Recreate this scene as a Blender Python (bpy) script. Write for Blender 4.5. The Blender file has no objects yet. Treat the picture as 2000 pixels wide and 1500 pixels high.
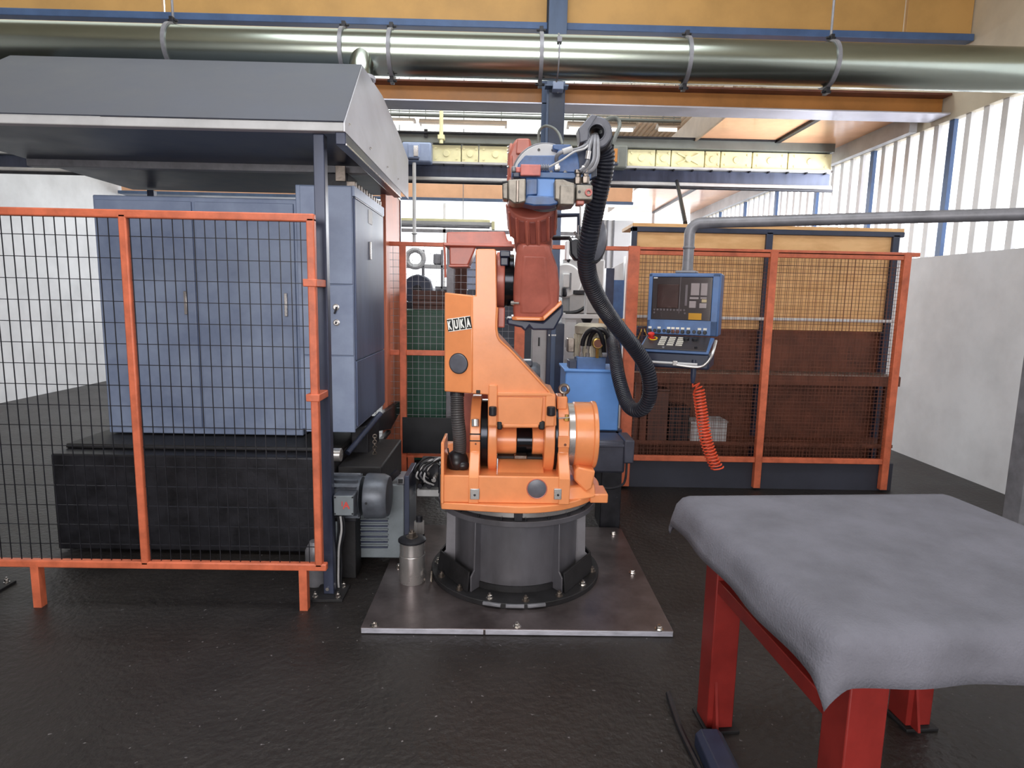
import bpy, bmesh, math, random
from mathutils import Vector, Matrix, Euler
random.seed(7)
R = math.radians
scn = bpy.context.scene
COL = scn.collection

# ------------------------------------------------------------------ camera, sky, lights, exposure
FPX = 1200.0
CAM = Vector((0, 0, 1.6))
ROT = (Matrix.Rotation(R(-0.9), 3, 'Z') @ Matrix.Rotation(R(90 - 8.0), 3, 'X') @ Matrix.Rotation(R(1.15), 3, 'Z'))
cd = bpy.data.cameras.new('camera'); cd.sensor_width = 36.0; cd.lens = FPX / 2000 * 36
cd.clip_start = 0.05; cd.clip_end = 200
cam = bpy.data.objects.new('camera', cd); COL.objects.link(cam)
cam.matrix_world = Matrix.Translation(CAM) @ ROT.to_4x4()
scn.camera = cam

w = bpy.data.worlds.new('overcast_sky'); scn.world = w; w.use_nodes = True
bg = w.node_tree.nodes['Background']; bg.inputs[0].default_value = (0.93, 0.96, 1.0, 1); bg.inputs[1].default_value = 1.0

def area(name, loc, target, sx, sy, power, col=(1, 1, 1)):
    l = bpy.data.lights.new(name, 'AREA'); l.shape = 'RECTANGLE'; l.size = sx; l.size_y = sy; l.energy = power; l.color = col
    o = bpy.data.objects.new(name, l); COL.objects.link(o); o.location = loc
    o.rotation_euler = (Vector(target) - Vector(loc)).to_track_quat('-Z', 'Y').to_euler()
    return o
area('daylight_gate_front', (-0.7, -3.8, 2.4), (0, 3, 1.5), 4.4, 2.6, 330, (1.0, 0.97, 0.95))
area('daylight_roof_light', (-0.2, 2.2, 5.0), (-0.2, 2.9, 0), 4.0, 1.6, 130, (0.93, 0.97, 1.0))
area('daylight_roof_light', (0, 6.9, 5.1), (0, 8.6, 2.6), 6.0, 1.0, 120, (0.95, 0.98, 0.97))
area('daylight_far_windows', (-0.5, 13.5, 3.0), (-0.5, 3, 2.2), 7.0, 2.2, 260, (0.94, 0.97, 1.0))
area('daylight_side_window', (4.1, 7.6, 2.6), (1.2, 9, 1.7), 3.0, 1.4, 130, (0.95, 0.97, 1.0))

vs = scn.view_settings
vs.view_transform = 'Standard'; vs.look = 'None'; vs.gamma = 1.0; vs.use_curve_mapping = False; vs.exposure = 0.12
scn.cycles.max_bounces = 8; scn.cycles.diffuse_bounces = 4; scn.cycles.glossy_bounces = 4
scn.cycles.transparent_max_bounces = 12; scn.cycles.sample_clamp_indirect = 6

# ------------------------------------------------------------------ measuring helpers (photo 2000 x 1500)
def ray(px, py):
    return ROT @ Vector(((px - 1000) / FPX, -(py - 750) / FPX, -1))
def P(px, py, Y):
    d = ray(px, py); return CAM + d * (Y / d.y)
def G(px, py, z=0.0):
    d = ray(px, py); return CAM + d * ((z - CAM.z) / d.z)
def PXP(px, py, X):
    d = ray(px, py); return CAM + d * (X / d.x)
def XZ(Y, *pts):
    return [(P(a, b, Y).x, P(a, b, Y).z) for a, b in pts]
def W(n, Y):
    return n * Y / FPX

# ------------------------------------------------------------------ materials
def lin(c):
    return tuple((v / 12.92 if v <= 0.04045 else ((v + 0.055) / 1.055) ** 2.4) for v in [x / 255 for x in c]) + (1,)
def mat(name, rgb, rough=0.5, metal=0.0, var=0.12, scale=6.0, bump=0.0, bscale=60, rvar=0.1, rgb2=None, stretch=(1, 1, 1), coat=0.0, spots=None):
    m = bpy.data.materials.new(name); m.use_nodes = True
    nt = m.node_tree; N = nt.nodes; L = nt.links
    b = N['Principled BSDF']
    b.inputs['Metallic'].default_value = metal
    if coat: b.inputs['Coat Weight'].default_value = coat; b.inputs['Coat Roughness'].default_value = 0.12
    tc = N.new('ShaderNodeTexCoord'); mp = N.new('ShaderNodeMapping'); mp.inputs['Scale'].default_value = stretch
    L.new(tc.outputs['Object'], mp.inputs['Vector'])
    n = N.new('ShaderNodeTexNoise'); n.inputs['Scale'].default_value = scale; n.inputs['Detail'].default_value = 6; n.inputs['Roughness'].default_value = 0.62
    L.new(mp.outputs[0], n.inputs['Vector'])
    cr = N.new('ShaderNodeValToRGB')
    a = lin(rgb); c2 = lin(rgb2) if rgb2 else tuple(v * (1 - 2.2 * var) for v in a[:3]) + (1,)
    a2 = a if rgb2 else tuple(min(1, v * (1 + var)) for v in a[:3]) + (1,)
    cr.color_ramp.elements[0].position = 0.30; cr.color_ramp.elements[0].color = c2
    cr.color_ramp.elements[1].position = 0.62; cr.color_ramp.elements[1].color = a2
    L.new(n.outputs['Fac'], cr.inputs[0])
    out = cr.outputs[0]
    if spots:
        v = N.new('ShaderNodeTexNoise'); v.inputs['Scale'].default_value = spots[1]; v.inputs['Detail'].default_value = 3
        L.new(mp.outputs[0], v.inputs['Vector'])
        r2 = N.new('ShaderNodeValToRGB'); r2.color_ramp.elements[0].position = spots[2]; r2.color_ramp.elements[1].position = spots[2] + 0.05
        L.new(v.outputs['Fac'], r2.inputs[0])
        mx = N.new('ShaderNodeMix'); mx.data_type = 'RGBA'
        L.new(r2.outputs[0], mx.inputs['Factor']); L.new(out, mx.inputs[6]); mx.inputs[7].default_value = lin(spots[0])
        out = mx.outputs[2]
    L.new(out, b.inputs['Base Color'])
    mr = N.new('ShaderNodeMapRange'); mr.inputs['To Min'].default_value = max(0.03, rough - rvar); mr.inputs['To Max'].default_value = min(1, rough + rvar)
    L.new(n.outputs['Fac'], mr.inputs['Value']); L.new(mr.outputs[0], b.inputs['Roughness'])
    if bump:
        n2 = N.new('ShaderNodeTexNoise'); n2.inputs['Scale'].default_value = bscale; n2.inputs['Detail'].default_value = 4
        L.new(mp.outputs[0], n2.inputs['Vector'])
        bp = N.new('ShaderNodeBump'); bp.inputs['Strength'].default_value = bump; bp.inputs['Distance'].default_value = 0.01
        L.new(n2.outputs['Fac'], bp.inputs['Height']); L.new(bp.outputs[0], b.inputs['Normal'])
    return m
def emit(name, rgb, strength):
    m = bpy.data.materials.new(name); m.use_nodes = True
    b = m.node_tree.nodes['Principled BSDF']
    b.inputs['Base Color'].default_value = lin(rgb); b.inputs['Roughness'].default_value = 0.6
    b.inputs['Emission Color'].default_value = lin(rgb); b.inputs['Emission Strength'].default_value = strength
    return m
def glass(name, rgb, alpha):
    m = bpy.data.materials.new(name); m.use_nodes = True
    nt = m.node_tree; N = nt.nodes; L = nt.links
    for x in list(N):
        if x.type != 'OUTPUT_MATERIAL': N.remove(x)
    t = N.new('ShaderNodeBsdfTransparent'); t.inputs[0].default_value = lin(rgb)
    g = N.new('ShaderNodeBsdfGlossy'); g.inputs['Roughness'].default_value = 0.08
    mx = N.new('ShaderNodeMixShader'); mx.inputs[0].default_value = alpha
    L.new(t.outputs[0], mx.inputs[1]); L.new(g.outputs[0], mx.inputs[2]); L.new(mx.outputs[0], N['Material Output'].inputs[0])
    return m

M = {}
M['orange'] = mat('orange_paint', (232, 146, 92), 0.34, 0, 0.05, 5, 0.04, 40, coat=0.25)
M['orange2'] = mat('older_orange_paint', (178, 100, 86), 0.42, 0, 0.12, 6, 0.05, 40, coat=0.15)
M['orange_worn'] = mat('worn_orange_plate', (212, 124, 94), 0.48, 0.0, 0.12, 3, 0, 40, stretch=(3, 3, .5))
M['fence_orange'] = mat('fence_orange_paint', (204, 106, 74), 0.45, 0, 0.14, 9, 0.05, 60)
M['beam_orange'] = mat('beam_ochre_paint', (178, 118, 58), 0.45, 0, 0.1, 3)
M['beam_yellow'] = mat('beam_yellow_paint', (196, 152, 90), 0.55, 0, 0.07, 2)
M['peach'] = mat('peach_panel_paint', (228, 174, 136), 0.22, 0, 0.06, 2)
M['blue'] = mat('gripper_blue_paint', (62, 92, 140), 0.4, 0, 0.22, 12, 0.05, 60)
M['tank_blue'] = mat('tank_blue_paint', (98, 148, 216), 0.42, 0, 0.05, 4)
M['panel_blue'] = mat('panel_blue_paint', (70, 100, 146), 0.45, 0, 0.12, 8)
M['steel_blue'] = mat('column_blue_paint', (74, 92, 122), 0.42, 0, 0.12, 4, stretch=(1, 1, .3))
M['flange_blue'] = mat('flange_blue_paint', (72, 98, 140), 0.45, 0, 0.1, 4)
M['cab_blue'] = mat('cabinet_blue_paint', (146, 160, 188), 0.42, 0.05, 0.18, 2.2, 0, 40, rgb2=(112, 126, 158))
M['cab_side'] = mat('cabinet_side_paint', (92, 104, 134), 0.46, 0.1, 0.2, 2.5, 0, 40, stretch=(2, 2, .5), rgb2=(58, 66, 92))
M['navy'] = mat('navy_paint', (44, 52, 74), 0.4, 0, 0.15, 6)
M['post_dark'] = mat('dark_post_paint', (60, 66, 86), 0.32, 0.25, 0.15, 5, stretch=(2, 2, .4))
M['black'] = mat('black_rubber', (26, 27, 32), 0.4, 0, 0.15, 10)
M['hose'] = mat('black_hose_plastic', (40, 42, 52), 0.34, 0, 0.12, 10)
M['black_gloss'] = mat('black_gloss_steel', (40, 42, 48), 0.2, 0.8, 0.1, 8)
M['dark'] = mat('dark_oily_metal', (38, 38, 44), 0.45, 0.4, 0.25, 9, 0.1, 50)
M['soot'] = mat('blackened_steel', (26, 25, 28), 0.6, 0.0, 0.3, 8, 0.15, 40)
M['ped'] = mat('pedestal_grey_paint', (104, 103, 110), 0.34, 0.3, 0.15, 4, rgb2=(80, 78, 82), stretch=(1, 1, .4))
M['fin'] = mat('light_grey_gusset', (126, 124, 130), 0.42, 0.1, 0.1, 6)
M['steel'] = mat('bare_steel', (190, 187, 186), 0.27, 0.75, 0.04, 3, rvar=0.03)
M['steel_worn'] = mat('worn_steel', (150, 140, 132), 0.4, 0.9, 0.25, 9, 0.1, 60, rgb2=(92, 84, 78))
M['galv'] = mat('galvanised_duct', (172, 180, 170), 0.24, 1, 0.05, 2, rvar=0.03, stretch=(.6, 2, 2))
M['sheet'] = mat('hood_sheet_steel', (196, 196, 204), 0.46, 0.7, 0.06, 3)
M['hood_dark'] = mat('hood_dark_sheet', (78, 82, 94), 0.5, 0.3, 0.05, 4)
M['plate'] = mat('floor_plate_steel', (126, 117, 118), 0.33, 0.75, 0.2, 3.5, 0.06, 30, rgb2=(86, 77, 77))
M['bolt'] = mat('zinc_bolt', (205, 200, 195), 0.25, 1, 0.1, 20)
M['grey'] = mat('grey_steel_paint', (124, 124, 130), 0.45, 0.2, 0.14, 8)
M['grey_cover'] = mat('grey_plastic_cover', (96, 98, 108), 0.4, 0.1, 0.1, 14)
M['light_grey'] = mat('light_grey_paint', (182, 182, 184), 0.5, 0, 0.08, 4)
M['white'] = mat('white_paint', (226, 226, 228), 0.5, 0, 0.05, 4)
M['jaw'] = mat('grimy_jaw_steel', (132, 126, 118), 0.45, 0.5, 0.22, 14, 0.1, 60)
M['pink'] = mat('faded_red_block', (190, 110, 104), 0.5, 0, 0.12, 16)
M['machine'] = mat('machine_grey_green', (116, 124, 130), 0.5, 0.1, 0.14, 4)
M['motor'] = mat('motor_grey', (98, 104, 114), 0.42, 0.35, 0.2, 7, rgb2=(64, 66, 74))
M['motor_light'] = mat('motor_beige', (176, 168, 152), 0.45, 0.15, 0.16, 9)
M['cream'] = mat('cream_girder_paint', (226, 220, 176), 0.55, 0, 0.06, 6)
M['olive'] = mat('olive_grey_paint', (104, 108, 104), 0.5, 0, 0.08, 5)
M['ply'] = mat('plywood_board', (240, 194, 138), 0.6, 0, 0.08, 3, rgb2=(216, 164, 106), stretch=(1, 1, 4))
M['green'] = mat('dark_green_paint', (34, 84, 68), 0.45, 0, 0.1, 6)
M['brown'] = mat('brown_crate', (84, 58, 52), 0.6, 0, 0.15, 8)
M['rust'] = mat('rust_brown_paint', (104, 60, 44), 0.55, 0, 0.2, 6)
M['screen'] = mat('brown_screen', (66, 44, 40), 0.25, 0, 0.15, 5)
M['bezel'] = mat('dark_bezel', (48, 44, 46), 0.4, 0, 0.1, 8)
M['yellow'] = mat('yellow_sticker', (226, 176, 30), 0.5, 0, 0.05, 8)
M['redknob'] = mat('red_button', (200, 48, 40), 0.3, 0, 0.05, 8)
M['redleg'] = mat('red_leg_paint', (128, 36, 32), 0.4, 0, 0.12, 6)
M['coil'] = mat('orange_cord', (216, 78, 44), 0.45, 0, 0.06, 8)
M['cloth'] = mat('grey_blue_cloth', (104, 104, 114), 0.9, 0, 0.1, 5, 0.3, 160)
M['key'] = mat('key_cap_ivory', (214, 210, 200), 0.5, 0, 0.08, 20)
M['letter'] = mat('white_letter_paint', (244, 244, 240), 0.5, 0, 0.02, 8)
M['decal'] = mat('black_decal', (28, 30, 30), 0.5, 0, 0.05, 8)
M['redmark'] = mat('red_print', (200, 70, 64), 0.5, 0, 0.05, 8)
M['brass'] = mat('brass_fitting', (206, 170, 96), 0.3, 1, 0.1, 12)
M['floor'] = mat('oily_concrete', (41, 37, 36), 0.5, 0, 0.2, 1.6, 0.7, 30, rvar=0.16, rgb2=(27, 24, 23), spots=((120, 116, 118), 46, 0.69))
M['roof'] = mat('cream_roof_sheet', (206, 196, 176), 0.6, 0, 0.05, 3)
M['wall'] = mat('white_wall_sheet', (208, 208, 212), 0.6, 0, 0.06, 2)
M['dado'] = mat('dark_wall_paint', (52, 54, 66), 0.6, 0, 0.12, 2)
M['lamp'] = emit('fluorescent_tube', (255, 252, 244), 3.0)
M['window'] = emit('backlit_window_pane', (250, 252, 255), 1.6)
M['skylight'] = emit('translucent_roof_sheet', (240, 244, 240), 0.75)
M['pane'] = glass('panel_cover_glass', (240, 236, 236), 0.025)
M['flange_grey'] = mat('beam_flange_grey', (206, 206, 220), 0.42, 0.6, 0.06, 3)
M['conduit'] = mat('grey_conduit', (74, 72, 74), 0.5, 0, 0.1, 8)
M['pump'] = mat('dark_pump_grey', (70, 72, 86), 0.45, 0.2, 0.15, 6)
M['edge'] = mat('edge_highlight', (186, 186, 198), 0.4, 0.3, 0.12, 12, stretch=(1, 4, 4))  # paler steel tone for the highlight painted along the plate's front edge
M['pocket'] = mat('cast_pocket_paint', (140, 74, 66), 0.5, 0, 0.1, 8)
M['fixture'] = mat('lamp_fixture', (146, 128, 112), 0.5, 0, 0.08, 6)

# ------------------------------------------------------------------ mesh helpers
class MB:
    def __init__(s): s.v = []; s.f = []
    def add(s, vs_, fs):
        o = len(s.v); s.v += [Vector(v) for v in vs_]; s.f += [[i + o for i in f] for f in fs]; return s
    def box(s, x0, x1, y0, y1, z0, z1):
        return s.add([(x0, y0, z0), (x1, y0, z0), (x1, y1, z0), (x0, y1, z0), (x0, y0, z1), (x1, y0, z1), (x1, y1, z1), (x0, y1, z1)],
                     [(0, 3, 2, 1), (4, 5, 6, 7), (0, 1, 5, 4), (1, 2, 6, 5), (2, 3, 7, 6), (3, 0, 4, 7)])
    def cbox(s, c, size, rot=None):
        t = MB().box(-size[0] / 2, size[0] / 2, -size[1] / 2, size[1] / 2, -size[2] / 2, size[2] / 2)
        m = rot if rot is not None else Matrix.Identity(3)
        return s.add([m @ v + Vector(c) for v in t.v], t.f)
    def pbox(s, a, b, c, d, Y0, Y1):
        x0 = P(a, (b + d) / 2, Y0).x; x1 = P(c, (b + d) / 2, Y0).x; z1 = P((a + c) / 2, b, Y0).z; z0 = P((a + c) / 2, d, Y0).z
        return s.box(x0, x1, Y0, Y1, z0, z1)
    def prism(s, pts, axis, a0, a1):
        n = len(pts)
        def q(u, v, a): return {'x': (a, u, v), 'y': (u, a, v), 'z': (u, v, a)}[axis]
        return s.add([q(u, v, a0) for u, v in pts] + [q(u, v, a1) for u, v in pts],
                     [list(range(n)), list(range(2 * n - 1, n - 1, -1))] + [[i, i + n, (i + 1) % n + n, (i + 1) % n] for i in range(n)])
    def pprism(s, pts, Y0, Y1):
        return s.prism(XZ(Y0, *pts), 'y', Y0, Y1)
    def lathe(s, org, ax, prof, n=24, cap=True):
        ax = Vector(ax).normalized(); u = ax.orthogonal().normalized(); v = ax.cross(u); org = Vector(org)
        vs_ = []; fs = []
        for r, t in prof:
            for i in range(n):
                a = 2 * math.pi * i / n
                vs_.append(org + ax * t + (u * math.cos(a) + v * math.sin(a)) * r)
        for k in range(len(prof) - 1):
            for i in range(n):
                j = (i + 1) % n
                fs.append((k * n + i, k * n + j, (k + 1) * n + j, (k + 1) * n + i))
        if cap:
            fs.append(list(range(n))[::-1]); fs.append([(len(prof) - 1) * n + i for i in range(n)])
        return s.add(vs_, fs)
    def cyl(s, p0, p1, r0, r1=None, n=20):
        p0 = Vector(p0); p1 = Vector(p1); d = p1 - p0
        return s.lathe(p0, d, [(r0, 0), (r0 if r1 is None else r1, d.length)], n)
    def ring(s, org, ax, ro, ri, t0, t1, n=32):
        ax = Vector(ax)
        return s.lathe(org, ax, [(ri, t0), (ro, t0), (ro, t1), (ri, t1), (ri, t0)], n, False)
    def tube(s, path, r, n=8, closed=False):
        path = [Vector(p) for p in path]; m = len(path); fr = None; vs_ = []; fs = []
        for i, p in enumerate(path):
            a = path[(i - 1) % m] if (i > 0 or closed) else p
            b = path[(i + 1) % m] if (i < m - 1 or closed) else p
            t = (b - a).normalized()
            if fr is None: fr = t.orthogonal().normalized()
            fr = (fr - t * fr.dot(t)); fr = fr.normalized() if fr.length > 1e-6 else t.orthogonal().normalized()
            bn = t.cross(fr); rr = r(i / (m - 1)) if callable(r) else (r[i] if isinstance(r, list) else r)
            for k in range(n):
                a_ = 2 * math.pi * k / n
                vs_.append(p + (fr * math.cos(a_) + bn * math.sin(a_)) * rr)
        for i in range(m if closed else m - 1):
            j = (i + 1) % m
            for k in range(n):
                l = (k + 1) % n
                fs.append((i * n + k, i * n + l, j * n + l, j * n + k))
        if not closed:
            fs.append(list(range(n))[::-1]); fs.append([(m - 1) * n + k for k in range(n)])
        return s.add(vs_, fs)
    def torus(s, c, ax, Rr, r, n=28, k=10):
        ax = Vector(ax).normalized(); u = ax.orthogonal().normalized(); v = ax.cross(u); c = Vector(c)
        return s.tube([c + (u * math.cos(2 * math.pi * i / n) + v * math.sin(2 * math.pi * i / n)) * Rr for i in range(n)], r, k, True)
    def ell(s, c, rad, n=20, k=12, rot=None):
        vs_ = []; fs = []; c = Vector(c); m = rot if rot is not None else Matrix.Identity(3)
        for j in range(k + 1):
            t = math.pi * (0.02 + 0.96 * j / k)
            for i in range(n):
                a = 2 * math.pi * i / n
                vs_.append(c + m @ Vector((rad[0] * math.sin(t) * math.cos(a), rad[1] * math.sin(t) * math.sin(a), rad[2] * math.cos(t))))
        for j in range(k):
            for i in range(n):
                l = (i + 1) % n; fs.append((j * n + i, j * n + l, (j + 1) * n + l, (j + 1) * n + i))
        fs.append(list(range(n))); fs.append([k * n + i for i in range(n)][::-1])
        return s.add(vs_, fs)
def top(o):
    while o.parent: o = o.parent
    return o
def mesh_of(name, mb, m, org=(0, 0, 0), smooth=35):
    bm = bmesh.new(); org = Vector(org)
    vv = [bm.verts.new(v - org) for v in mb.v]
    for f in mb.f:
        try: bm.faces.new([vv[i] for i in f])
        except ValueError: pass
    bmesh.ops.recalc_face_normals(bm, faces=bm.faces)
    me = bpy.data.meshes.new(name); bm.to_mesh(me); bm.free()
    me.materials.append(M[m] if isinstance(m, str) else m)
    if smooth:
        me.shade_smooth(); me.set_sharp_from_angle(angle=R(smooth))
    return me
def link(name, me, parent=None):
    o = bpy.data.objects.new(name, me); COL.objects.link(o)
    if parent: o.parent = parent
    return o
def part(name, mb, m, parent, bevel=0.0, smooth=35, label=None, kind=None, seg=2):
    org = top(parent).location
    o = link(name, mesh_of(name, mb, m, org, smooth), parent)
    if bevel:
        b = o.modifiers.new('bevel', 'BEVEL'); b.width = bevel; b.segments = seg; b.limit_method = 'ANGLE'; b.angle_limit = R(40); b.harden_normals = False
    if label: o['label'] = label
    if kind: o['kind'] = kind
    return o
def put(name, me, loc, parent, rot=None):
    o = link(name, me, parent); o.location = Vector(loc) - (top(parent).location if parent else Vector())
    if rot is not None: o.rotation_euler = rot
    return o
def thing(name, label, cat, loc=(0, 0, 0), group=None):
    o = bpy.data.objects.new(name, None); o.empty_display_size = 0.1; COL.objects.link(o)
    o.location = loc; o['label'] = label; o['category'] = cat
    if group: o['group'] = group
    return o
def solo(name, mb, m, label, cat, org=None, bevel=0, smooth=35, group=None, kind=None):
    if org is None:
        xs = [v.x for v in mb.v]; ys = [v.y for v in mb.v]; zs = [v.z for v in mb.v]
        org = ((min(xs) + max(xs)) / 2, (min(ys) + max(ys)) / 2, min(zs))
    o = link(name, mesh_of(name, mb, m, org, smooth)); o.location = org
    o['label'] = label; o['category'] = cat
    if group: o['group'] = group
    if kind: o['kind'] = kind
    if bevel:
        b = o.modifiers.new('bevel', 'BEVEL'); b.width = bevel; b.segments = 2; b.limit_method = 'ANGLE'; b.angle_limit = R(40)
    return o
def struct(name, mb, m, parent=None, smooth=35):
    o = link(name, mesh_of(name, mb, m, (0, 0, 0), smooth), parent)
    if not parent: o['kind'] = 'structure'
    return o
def spl(pts, k=8, closed=False):
    pts = [Vector(p) for p in pts]; out = []; n = len(pts)
    for i in range(n - 1):
        p0 = pts[max(i - 1, 0)]; p1 = pts[i]; p2 = pts[i + 1]; p3 = pts[min(i + 2, n - 1)]
        for j in range(k):
            t = j / k
            out.append(0.5 * ((2 * p1) + (p2 - p0) * t + (2 * p0 - 5 * p1 + 4 * p2 - p3) * t * t + (3 * p1 - p0 - 3 * p2 + p3) * t ** 3))
    out.append(pts[-1]); return out
def resample(path, step):
    out = [path[0]]; acc = 0.0
    for a, b in zip(path, path[1:]):
        d = (b - a).length; pos = step - acc
        while pos <= d and d > 0:
            out.append(a + (b - a) * (pos / d)); pos += step
        acc = d - (pos - step)
    return out
def ribbed(mb, path, r, pitch=0.010, depth=0.12, n=18):
    q = resample(path, pitch / 4)
    return mb.tube(q, [r * (1 + depth * (0.2, 0.25, 0.2, -0.75)[i % 4]) for i in range(len(q))], n)
def arc(cx, cz, r, a0, a1, n):
    return [(cx + r * math.cos(R(a0 + (a1 - a0) * i / n)), cz + r * math.sin(R(a0 + (a1 - a0) * i / n))) for i in range(n + 1)]
HEX = {}
def hexbolt(parent, loc, ax=(0, 0, 1), r=0.012, h=0.012, m='bolt', name='bolt', washer=True):
    key = (round(r, 4), round(h, 4), m, washer)
    if key not in HEX:
        b = MB()
        if washer: b.lathe((0, 0, 0), (0, 0, 1), [(r * 1.5, 0), (r * 1.5, h * 0.2)], 16)
        b.lathe((0, 0, h * 0.2), (0, 0, 1), [(r, 0), (r, h * 0.75), (r * 0.85, h * 0.85)], 6)
        b.lathe((0, 0, h), (0, 0, 1), [(r * 0.5, 0), (r * 0.5, h * 0.5)], 10)
        HEX[key] = mesh_of(name, b, m)
    o = put(name, HEX[key], loc, parent)
    o.rotation_euler = Vector(ax).to_track_quat('Z', 'Y').to_euler()
    return o
def wires(mb, x0, x1, z0, z1, Y, pitch, t=0.002, pz=None):
    n = max(1, round((x1 - x0) / pitch)); pz = pz or pitch; k = max(1, round((z1 - z0) / pz))
    for i in range(1, n): x = x0 + (x1 - x0) * i / n; mb.box(x - t, x + t, Y - t, Y + t, z0, z1)
    for i in range(1, k): z = z0 + (z1 - z0) * i / k; mb.box(x0, x1, Y + t, Y + 3 * t, z - t, z + t)
    return mb
def text_mesh(s, h, m, off=0.0, ext=0.0006):
    c = bpy.data.curves.new('t', 'FONT'); c.body = s; c.size = h; c.offset = off; c.extrude = ext; c.align_x = 'CENTER'; c.align_y = 'CENTER'
    o = bpy.data.objects.new('t', c); COL.objects.link(o)
    dg = bpy.context.evaluated_depsgraph_get(); me = bpy.data.meshes.new_from_object(o.evaluated_get(dg))
    bpy.data.objects.remove(o); me.materials.clear(); me.materials.append(M[m]); me.name = 'letter'
    return me

# ------------------------------------------------------------------ the setting
struct('floor', MB().box(-7, 4.6, -4.4, 14.6, -0.12, 0), 'floor')
def corrugated(x0, x1, y0, y1, z, pitch=0.11, h=0.03):
    mb = MB(); n = int((x1 - x0) / pitch); prof = []
    for i in range(n):
        x = x0 + i * pitch
        prof += [(x, z), (x + pitch * .45, z), (x + pitch * .55, z + h), (x + pitch * .9, z + h)]
    prof.append((x0 + n * pitch, z))
    for (a, za), (b, zb) in zip(prof, prof[1:]):
        mb.add([(a, y0, za), (b, y0, zb), (b, y1, zb), (a, y1, za)], [(0, 1, 2, 3)])
    return mb
ceil = struct('ceiling', MB().box(-7, 4.6, -4.4, 14.6, 5.32, 5.4), 'roof')
struct('roof_sheet', corrugated(1.6, 4.6, 4.5, 14.6, 5.2), 'roof', ceil, 0)
struct('roof_light_sheet', corrugated(-7, 1.6, 4.5, 14.6, 5.2), 'skylight', ceil, 0)
struct('roof_sheet', corrugated(-7, 4.6, -4.4, 4.5, 5.2), 'roof', ceil, 0)
struct('wall_left', MB().box(-7.1, -7, -4.4, 14.6, 0, 5.4), 'wall')
struct('wall_front', MB().box(-7, 4.6, -4.5, -4.4, 0, 5.4), 'wall')
# far wall: dark dado, window band with mullions
FY = 14.5
zs0 = P(900, 566, FY).z; zs1 = P(900, 392, FY).z
wb = struct('wall_back', MB().box(-7, 4.6, FY, FY + .1, 0, zs0), 'dado')
struct('wall_upper', MB().box(-7, 4.6, FY, FY + .1, zs1, 5.4), 'wall', wb)
wn = struct('window_1', MB().box(-7, 4.6, FY + .04, FY + .06, zs0, zs1), 'window')
for i in range(5):
    x = -6.2 + i * 2.4
    struct('mullion', MB().box(x - .03, x + .03, FY - .02, FY + .03, zs0, zs1), 'white', wn)
for k, yy in enumerate((452, 478, 521)):
    z = P(900, yy, FY).z
    struct('transom', MB().box(-7, 4.4, FY - .02, FY + .03, z - .04, z + .04), 'grey', wn)

# overhead yellow girder with blue flange, between the columns
def edge_beam(Y, x0, x1, pts, m, name, parent):
    mb = MB(); z0 = P(1000, pts[0], Y).z; z1 = P(1000, pts[1], Y).z
    return part(name, mb.box(x0, x1, Y, Y + pts[2], z0, z1), m, parent, .006)
YB = 6.1
cx0 = P(1071, 60, 6.0).x; cx1 = P(1107, 60, 6.0).x
t = thing('overhead_girder', 'yellow fascia girder with a blue bottom flange at the very top above the duct', 'girder', (0, YB, P(1000, 57, YB).z))
zt = 5.15
zf1 = P(1000, 43, YB).z; zf0 = P(1000, 57, YB).z
for a, b in ((-6.9, cx0 - .005), (cx1 + .005, 4.35)): part('bottom_flange', MB().box(a, b, YB - .02, YB + .09, zf0, zf1), 'flange_blue', t, .005)
for a, b in ((-6.9, -3.2), (-3.17, cx0 - .01), (cx1 + .01, 3.7), (3.73, 4.35)):
    part('fascia_panel', MB().box(a, b, YB + .03, YB + .07, zf1, zt), 'beam_yellow', t, .004)
# blue column behind the robot
t = thing('steel_column', 'blue H-section steel column rising behind the robot to the roof', 'column', ((cx0 + cx1) / 2, 6.0, 0))
part('front_flange', MB().box(cx0, cx1, 5.985, 6.005, 0, 5.15), 'steel_blue', t, .003)
part('web', MB().box((cx0 + cx1) / 2 - .008, (cx0 + cx1) / 2 + .008, 6.005, 6.28, 0, 5.15), 'steel_blue', t)
part('rear_flange', MB().box(cx0 - .03, cx1 - .03, 6.28, 6.30, 0, 5.15), 'steel_blue', t, .003)
zc = P(1090, 175, 5.98).z
part('splice_plate', MB().box(cx0 + .02, cx1 - .005, 5.965, 5.985, zc - .85, zc), 'navy', t, .003)
part('bracket_box', MB().pbox(1080, 158, 1101, 174, 5.86, 5.98), 'cab_blue', t, .004)
part('bracket_shelf', MB().box(cx0 - .02, cx1 + .02, 5.88, 5.985, zc, zc + .015), 'steel_blue', t)
for dx in (.05,):
    hexbolt(t, (P(1089.5, 178, 5.96).x, 5.963, P(1089, 178, 5.96).z), (0, -1, 0), .012, .01)

# ochre crane beam
Y2 = 6.34
t = thing('crane_beam', 'ochre I-beam with bare grey bottom flange crossing behind the column below the duct', 'beam', (0, Y2, P(1000, 214, Y2).z))
za, zb, zc_, zd = [P(1000, v, Y2).z for v in (205.5, 202, 172, 167)]
part('bottom_flange', MB().box(-6.9, 4.35, Y2 - .06, Y2 + .24, za, zb), 'flange_grey', t, .004)
part('web', MB().box(-6.9, 4.35, Y2 + .08, Y2 + .11, zb, zd), 'beam_orange', t)
part('top_flange', MB().box(-6.9, 4.35, Y2 - .05, Y2 + .24, zd, zd + .02), 'rust', t, .004)
t['label'] = 'ochre I-beam with bare grey bottom flange, crossing just below the duct'

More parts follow.
